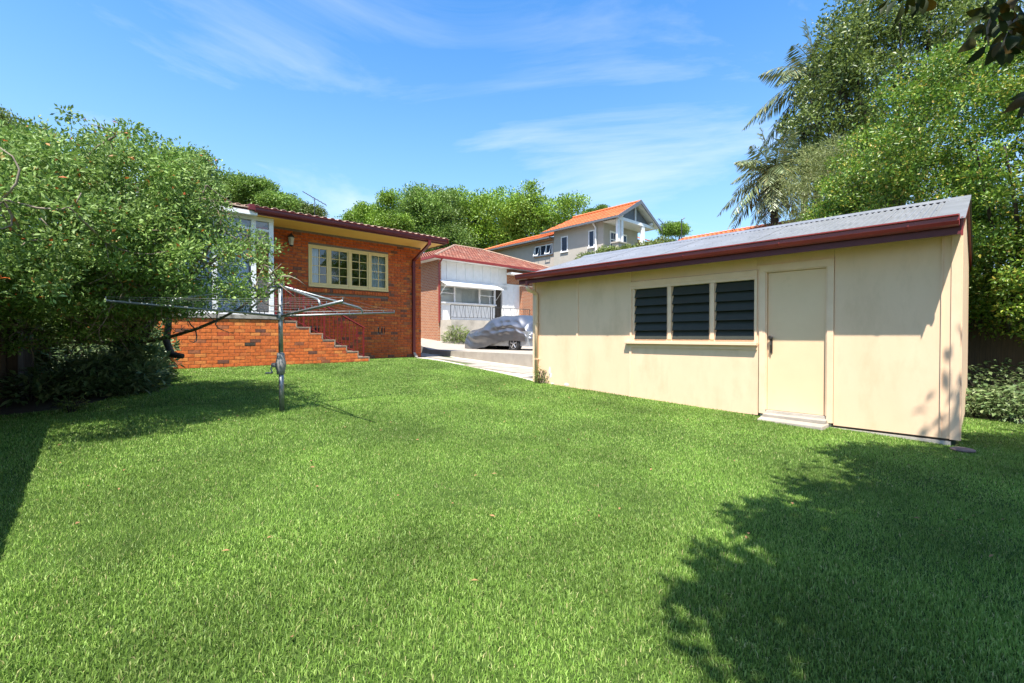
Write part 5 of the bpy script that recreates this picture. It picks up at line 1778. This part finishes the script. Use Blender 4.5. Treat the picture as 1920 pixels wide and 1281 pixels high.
gm().tube([(cxs, f0, az_ + 0.07), (cxs, f1 - 1.0, az_ + 0.07)], 0.10, 6).tube([(GS + 2.2, 23.2, 8.42), (GS + 2.2, 29.0, 8.42), (GS - 0.35, 31.2, 7.47)], 0.09, 6).build('ridge_tiles', 'tile_orange', gh_)
gm().box(x0 - 0.1, x0 + 0.0, f0, f1, ez_ - 0.13, ez_ + 0.0).box(GS - 0.46, GS - 0.36, 23.2, 31.2, 7.30, 7.42).build('gutter', 'barge_grey', gh_)
gm().box(GS - 0.35, GS + 0.11, 23.2, 31.1, 7.24, 7.28).build('eave_lining', 'timber_eave', gh_)
gm().box(GS + 4.9, GS + 9, 18.95, 19.39, 7.1, 7.3).build('eave_lining', 'timber_eave', gh_)
bg_ = gm()
for sg in (-1, 1):
    xe = cxs + sg * (half + 0.12)
    bg_.prism([(xe, ez_ - 0.22), (xe, ez_ - 0.0), (cxs, az_ + 0.16), (cxs, az_ - 0.12)] if sg < 0 else [(cxs, az_ - 0.12), (cxs, az_ + 0.16), (xe, ez_ - 0.0), (xe, ez_ - 0.22)], 'y', f0 - 0.06, f0 - 0.005)
bg_.build('barge_board', 'barge_grey', gh_)
# portico
gm().prism([(GS + 0.15, 7.88), (2 * cxs - GS - 0.15, 7.88), (cxs, 8.95)], 'y', 17.5, 17.56).build('gable_infill', 'barge_grey', gh_)
gm().box(GS - 0.1, 2 * cxs - GS + 0.1, 17.3, 17.5, 7.66, 7.87).box(cxs - 0.05, cxs + 0.05, 17.42, 17.495, 7.87, 8.85).build('portico_beam', 'white_trim', gh_)
gm().box(GS - 0.05, 2 * cxs - GS, 17.55, 18.6, 7.7, 7.74).build('portico_ceiling', 'white_paint', gh_)
for s, w in ((GS - 0.05, 0.24), (GS + 0.35, 0.24), (GS + 2.95, 0.36)):
    gm().box(s - w / 2, s + w / 2, 17.32, 17.48, 6.15, 7.66).build('column', 'white_trim', gh_)
gm().box(GS - 0.35, GS + 0.65, 17.15, 17.65, 5.0, 6.08).build('column_plinth', 'grey_render', gh_)
gm().box(GS - 0.42, GS + 0.72, 17.08, 17.72, 6.08, 6.16).build('plinth_cap', 'grey_render', gh_)
bl_ = gm().box(GS + 0.6, GS + 2.9, 17.3, 17.4, 5.90, 5.97).box(GS - 0.1, GS - 0.0, 17.66, 18.6, 5.90, 5.97)
for k in range(11):
    bl_.box(GS + 0.75 + k * 0.2, GS + 0.81 + k * 0.2, 17.33, 17.38, 5.3, 5.90)
for k in range(5):
    bl_.box(GS - 0.08, GS - 0.02, 17.75 + k * 0.19, 17.81 + k * 0.19, 5.3, 5.90)
bl_.build('balustrade', 'white_trim', gh_)
gm().box(GS - 0.1, GS + 4.2, 17.2, 18.6, 5.1, 5.3).box(GS - 0.0, GS + 4.2, 17.3, 18.6, -0.5, 5.1).build('balcony_floor', 'grey_render', gh_)
for s in (GS + 0.8, GS + 2.0):
    fd = gm().box(s - 0.06, s + 0.78, 18.56, 18.599, 5.3, 7.25).build('french_door', 'white_trim', gh_)
    for c in range(2):
        for k in range(3):
            gm().box(s + 0.03 + c * 0.36, s + 0.33 + c * 0.36, 18.548, 18.558, 5.7 + k * 0.5, 6.12 + k * 0.5).build('pane', 'solar', fd)
gm().lathe((GS + 0.2, 17.25, 7.95), [(0.09, -0.12), (0.12, 0.0), (0.05, 0.1)], seg=8, axis='x').lathe((GS + 3.9, 17.25, 7.95), [(0.09, -0.12), (0.12, 0.0), (0.05, 0.1)], seg=8, axis='x').build('flood_light', 'white_trim', gh_)

# shrubs in front of the grey house, seen over the shed roof
for i, (u, v, ru) in enumerate([(1098, 486, 14), (1118, 482, 16), (1140, 476, 18), (1162, 471, 18), (1185, 468, 16), (1208, 466, 16), (1228, 462, 14)]):
    x, y, z = apt(u, v, 24.0)
    w = ru * 24 / FPX
    gz_ = ground(x, y)
    make_tree('balcony_shrub', 'small green shrub in the row between shed roof and grey house', (x, y, gz_), z - gz_ - 0.6, 0.05, [(x, y, z - 0.15, w * 1.15, w, w)], 26, 60, 0.22, 0.15, 0.05, 'leaf_bush',
              nlimb=6, shell=0.3, group='shrubs in front of the grey house', cat='shrub')
x, y, z = apt(1250, 455, 25.0)
make_tree('roof_end_shrub', 'rounded shrub below the orange roof end', (x, y, ground(x, y)), z + 0.3, 0.06, [(x, y, z - 0.2, 0.7, 0.6, 0.45)], 30, 60, 0.22, 0.15, 0.05, 'leaf_bush', nlimb=6, shell=0.3, cat='shrub')

# far roofs over the shed
def far_house(name, label, u0, u1, vr, ve, y, wallmat, roofmat, z_base=-0.8):
    xa, _, zr = apt((u0 + u1) / 2, vr, y)
    x0_, _, ze = apt(u0, ve, y)
    x1_, _, _ = apt(u1, ve, y)
    t = thing(name, label, 'house', (xa, y, z_base))
    hw = (x1_ - x0_) / 2
    hz = ze - z_base
    MB().box(-hw * 0.92, hw * 0.92, 0.4, 8, 0, hz - 0.02).build('wall', wallmat, t)
    zr_ = zr - z_base
    return t, hw, hz, zr_


t, hw, hz, zr_ = far_house('white_gabled_house', 'white gabled house with pale metal roof and solar panels far behind the shed', 1268, 1350, 436, 456, 48, 'white_paint', 'roof_white')
MB().prism([(hw * 0.15, hz), (hw * 1.05, hz), (hw * 0.6, zr_ - 0.1)], 'y', 0.2, 0.4).build('gable', 'white_paint', t)
MB().slab([(-hw, 0, hz), (hw * 0.2, 0, hz + 0.02), (hw * 0.6, 0.0, zr_), (hw * 0.6, 8, zr_), (-hw * 0.2, 8, zr_), (-hw, 3, hz)], 0.08).slab([(hw * 0.6, 0, zr_ + 0.01), (hw * 1.1, 0, hz), (hw * 1.1, 8, hz), (hw * 0.6, 8, zr_ + 0.01)], 0.08).build('roof', 'roof_white', t)
for k in range(2):
    MB().slab([(-hw * (0.95 - 0.38 * k), -0.12, hz + 0.12 + 0.12 * k), (-hw * (0.6 - 0.38 * k), -0.12, hz + 0.12 + 0.12 * k), (-hw * (0.5 - 0.38 * k), 1.6, hz + 0.62 + 0.1 * k), (-hw * (0.85 - 0.38 * k), 1.6, hz + 0.62 + 0.1 * k)], 0.05).build('solar_panel', 'solar', t)
t, hw, hz, zr_ = far_house('brown_roofed_house', 'low brown roofed house beyond the palms', 1315, 1440, 432, 450, 55, 'roof_brown', 'roof_brown')
MB().slab([(-hw * 1.05, 0, hz), (hw * 1.05, 0, hz), (hw, 4, zr_), (-hw * 0.5, 4, zr_)], 0.1).build('roof', 'roof_brown', t)
ot, om = fthing('orange_roofed_house', 'house whose orange tiled ridge shows just above the shed roof', 'house', FH, (22.0, 8.0, -0.8))
om().box(20.2, 25.8, 4.5, 13.2, -0.8, 3.55).build('wall', 'grey_render', ot)
orf = om()
tiled(orf, (20.0, 13.6, 3.75), (20.0, 2.2, 3.75), (23.0, 4.0, 5.13), (23.0, 11.6, 5.13))
orf.slab([(20.0, 13.6, 3.74), (20.0, 2.2, 3.74), (23.0, 4.0, 5.12), (23.0, 11.6, 5.12)], 0.05)
tag(orf.build('roof_tiles', 'tile_orange', ot), kind='stuff')
for (u, v, y, h, lab) in ((1242, 418, 46, 2.6, 'spiky television aerial on a mast beyond the grey house'), (1278, 411, 50, 3.6, 'bare thin aerial mast right of the spiky aerial')):
    x, yy, z = apt(u, v, y)
    t = thing('roof_aerial', lab, 'aerial', (x, yy, z - h))
    if 'bare' in lab:
        MB().tube([(0, 0, 0), (0, 0, h)], 0.05, 6).build('mast', 'iron_black', t)
        MB().tube([(0, 0, h - 0.1), (0.35, 0, h + 0.15)], 0.05, 5).build('boom', 'iron_black', t)
    else:
        aerial(t, h, 1.5, yaw=0.9, tilt=0.2)

# ------------------------------------------------------------------ grass
def grass_points():
    out = []
    allp = np.array(lawn)
    xmin, ymin = -12.5, 0.9
    xmax, ymax = 9.0, 17.0
    bands = [(1.2, 3.2, 21000), (3.2, 5.0, 14000), (5.0, 8.0, 7500), (8.0, 12.0, 4000), (12.0, 20.0, 2300)]
    for (r0, r1, den) in bands:
        a = R(112)
        area = 0.5 * a * (r1 * r1 - r0 * r0)
        n = int(area * den)
        r = np.sqrt(rng.uniform(r0 * r0, r1 * r1, n))
        th = rng.uniform(-a / 2, a / 2, n)
        P = np.stack([r * np.sin(th), r * np.cos(th)], 1)
        P = P[inpoly(P, lawn)]
        out.append((P, r1))
    return out


GV, GF = [], []
off = 0
for P, r1 in grass_points():
    n = len(P)
    ed = np.array(FH.ed)
    dd = np.clip(P @ ed, -8, 14.3)
    z = -1.30 + 0.039 * dd - 0.012
    rr = np.linalg.norm(P, axis=1)
    patchy = 0.5 + 0.5 * np.sin(P[:, 0] * 2.1 + 1.3 * np.sin(P[:, 1] * 1.7)) * np.sin(P[:, 1] * 2.6 + 1.1 * np.sin(P[:, 0] * 1.9))
    h = rng.uniform(0.013, 0.030, n) * (0.82 + 0.36 * patchy)
    w = rng.uniform(0.0012, 0.0025, n) * np.clip(rr / 3.2, 1.0, 4.0)
    az = rng.uniform(0, 2 * math.pi, n)
    lean = np.abs(rng.normal(0, 0.55, n))
    dirx, diry = np.cos(az), np.sin(az)
    b = np.stack([P[:, 0], P[:, 1], z], 1)
    a2 = az + rng.uniform(0.6, 2.5, n)
    side = np.stack([np.cos(a2), np.sin(a2), np.zeros(n)], 1) * w[:, None]
    mid = b + np.stack([dirx * h * lean * 0.3, diry * h * lean * 0.3, h * 0.6], 1)
    tip = b + np.stack([dirx * h * lean * 0.95, diry * h * lean * 0.95, h * np.clip(1.05 - 0.35 * lean, 0.35, 1)], 1)
    if r1 <= 3.3:
        V = np.stack([b - side, b + side, mid - side * 0.8, mid + side * 0.8, tip], 1).reshape(-1, 3)
        i = np.arange(n)[:, None] * 5 + off
        F = np.concatenate([i + np.array([[0, 1, 3]]), i + np.array([[0, 3, 2]]), i + np.array([[2, 3, 4]])], 1).reshape(-1, 3)
        off += n * 5
    else:
        V = np.stack([b - side, b + side, tip], 1).reshape(-1, 3)
        i = np.arange(n)[:, None] * 3 + off
        F = (i + np.array([[0, 1, 2]])).reshape(-1, 3)
        off += n * 3
    GV.append(V)
    GF.append(F)
gv = np.concatenate(GV)
gf = np.concatenate(GF)
go = place('grass', npmesh('grass', gv, gf, 'grass_blade'))
tag(go, 'short bright green mown lawn grass', 'grass', kind='stuff')
print('grass tris', len(gf))
# dry leaves dropped on the lawn
n = 260
Pf = np.stack([rng.uniform(-6.5, 5.5, n), rng.uniform(1.8, 12, n)], 1)
Pf = Pf[inpoly(Pf, lawn)]
zf_ = -1.30 + 0.039 * np.clip(Pf @ np.array(FH.ed), -8, 14.3) + 0.014
Af = rand_dir(len(Pf)) * np.array([1, 1, 0.25])
Vf, Ff = leaves(np.column_stack([Pf, zf_]), Af, unit(rand_dir(len(Pf)) * 0.4 + np.array([0, 0, 1])), rng.uniform(0.02, 0.05, len(Pf)), rng.uniform(0.012, 0.022, len(Pf)))
surf('dry_leaf', (0.30, 0.17, 0.07), (0.20, 0.10, 0.045), scale=20, rough=0.8)
tag(place('fallen_leaves', npmesh('fallen_leaves', Vf, Ff, 'dry_leaf')), 'small dry brown leaves scattered over the lawn', 'leaves', kind='stuff')
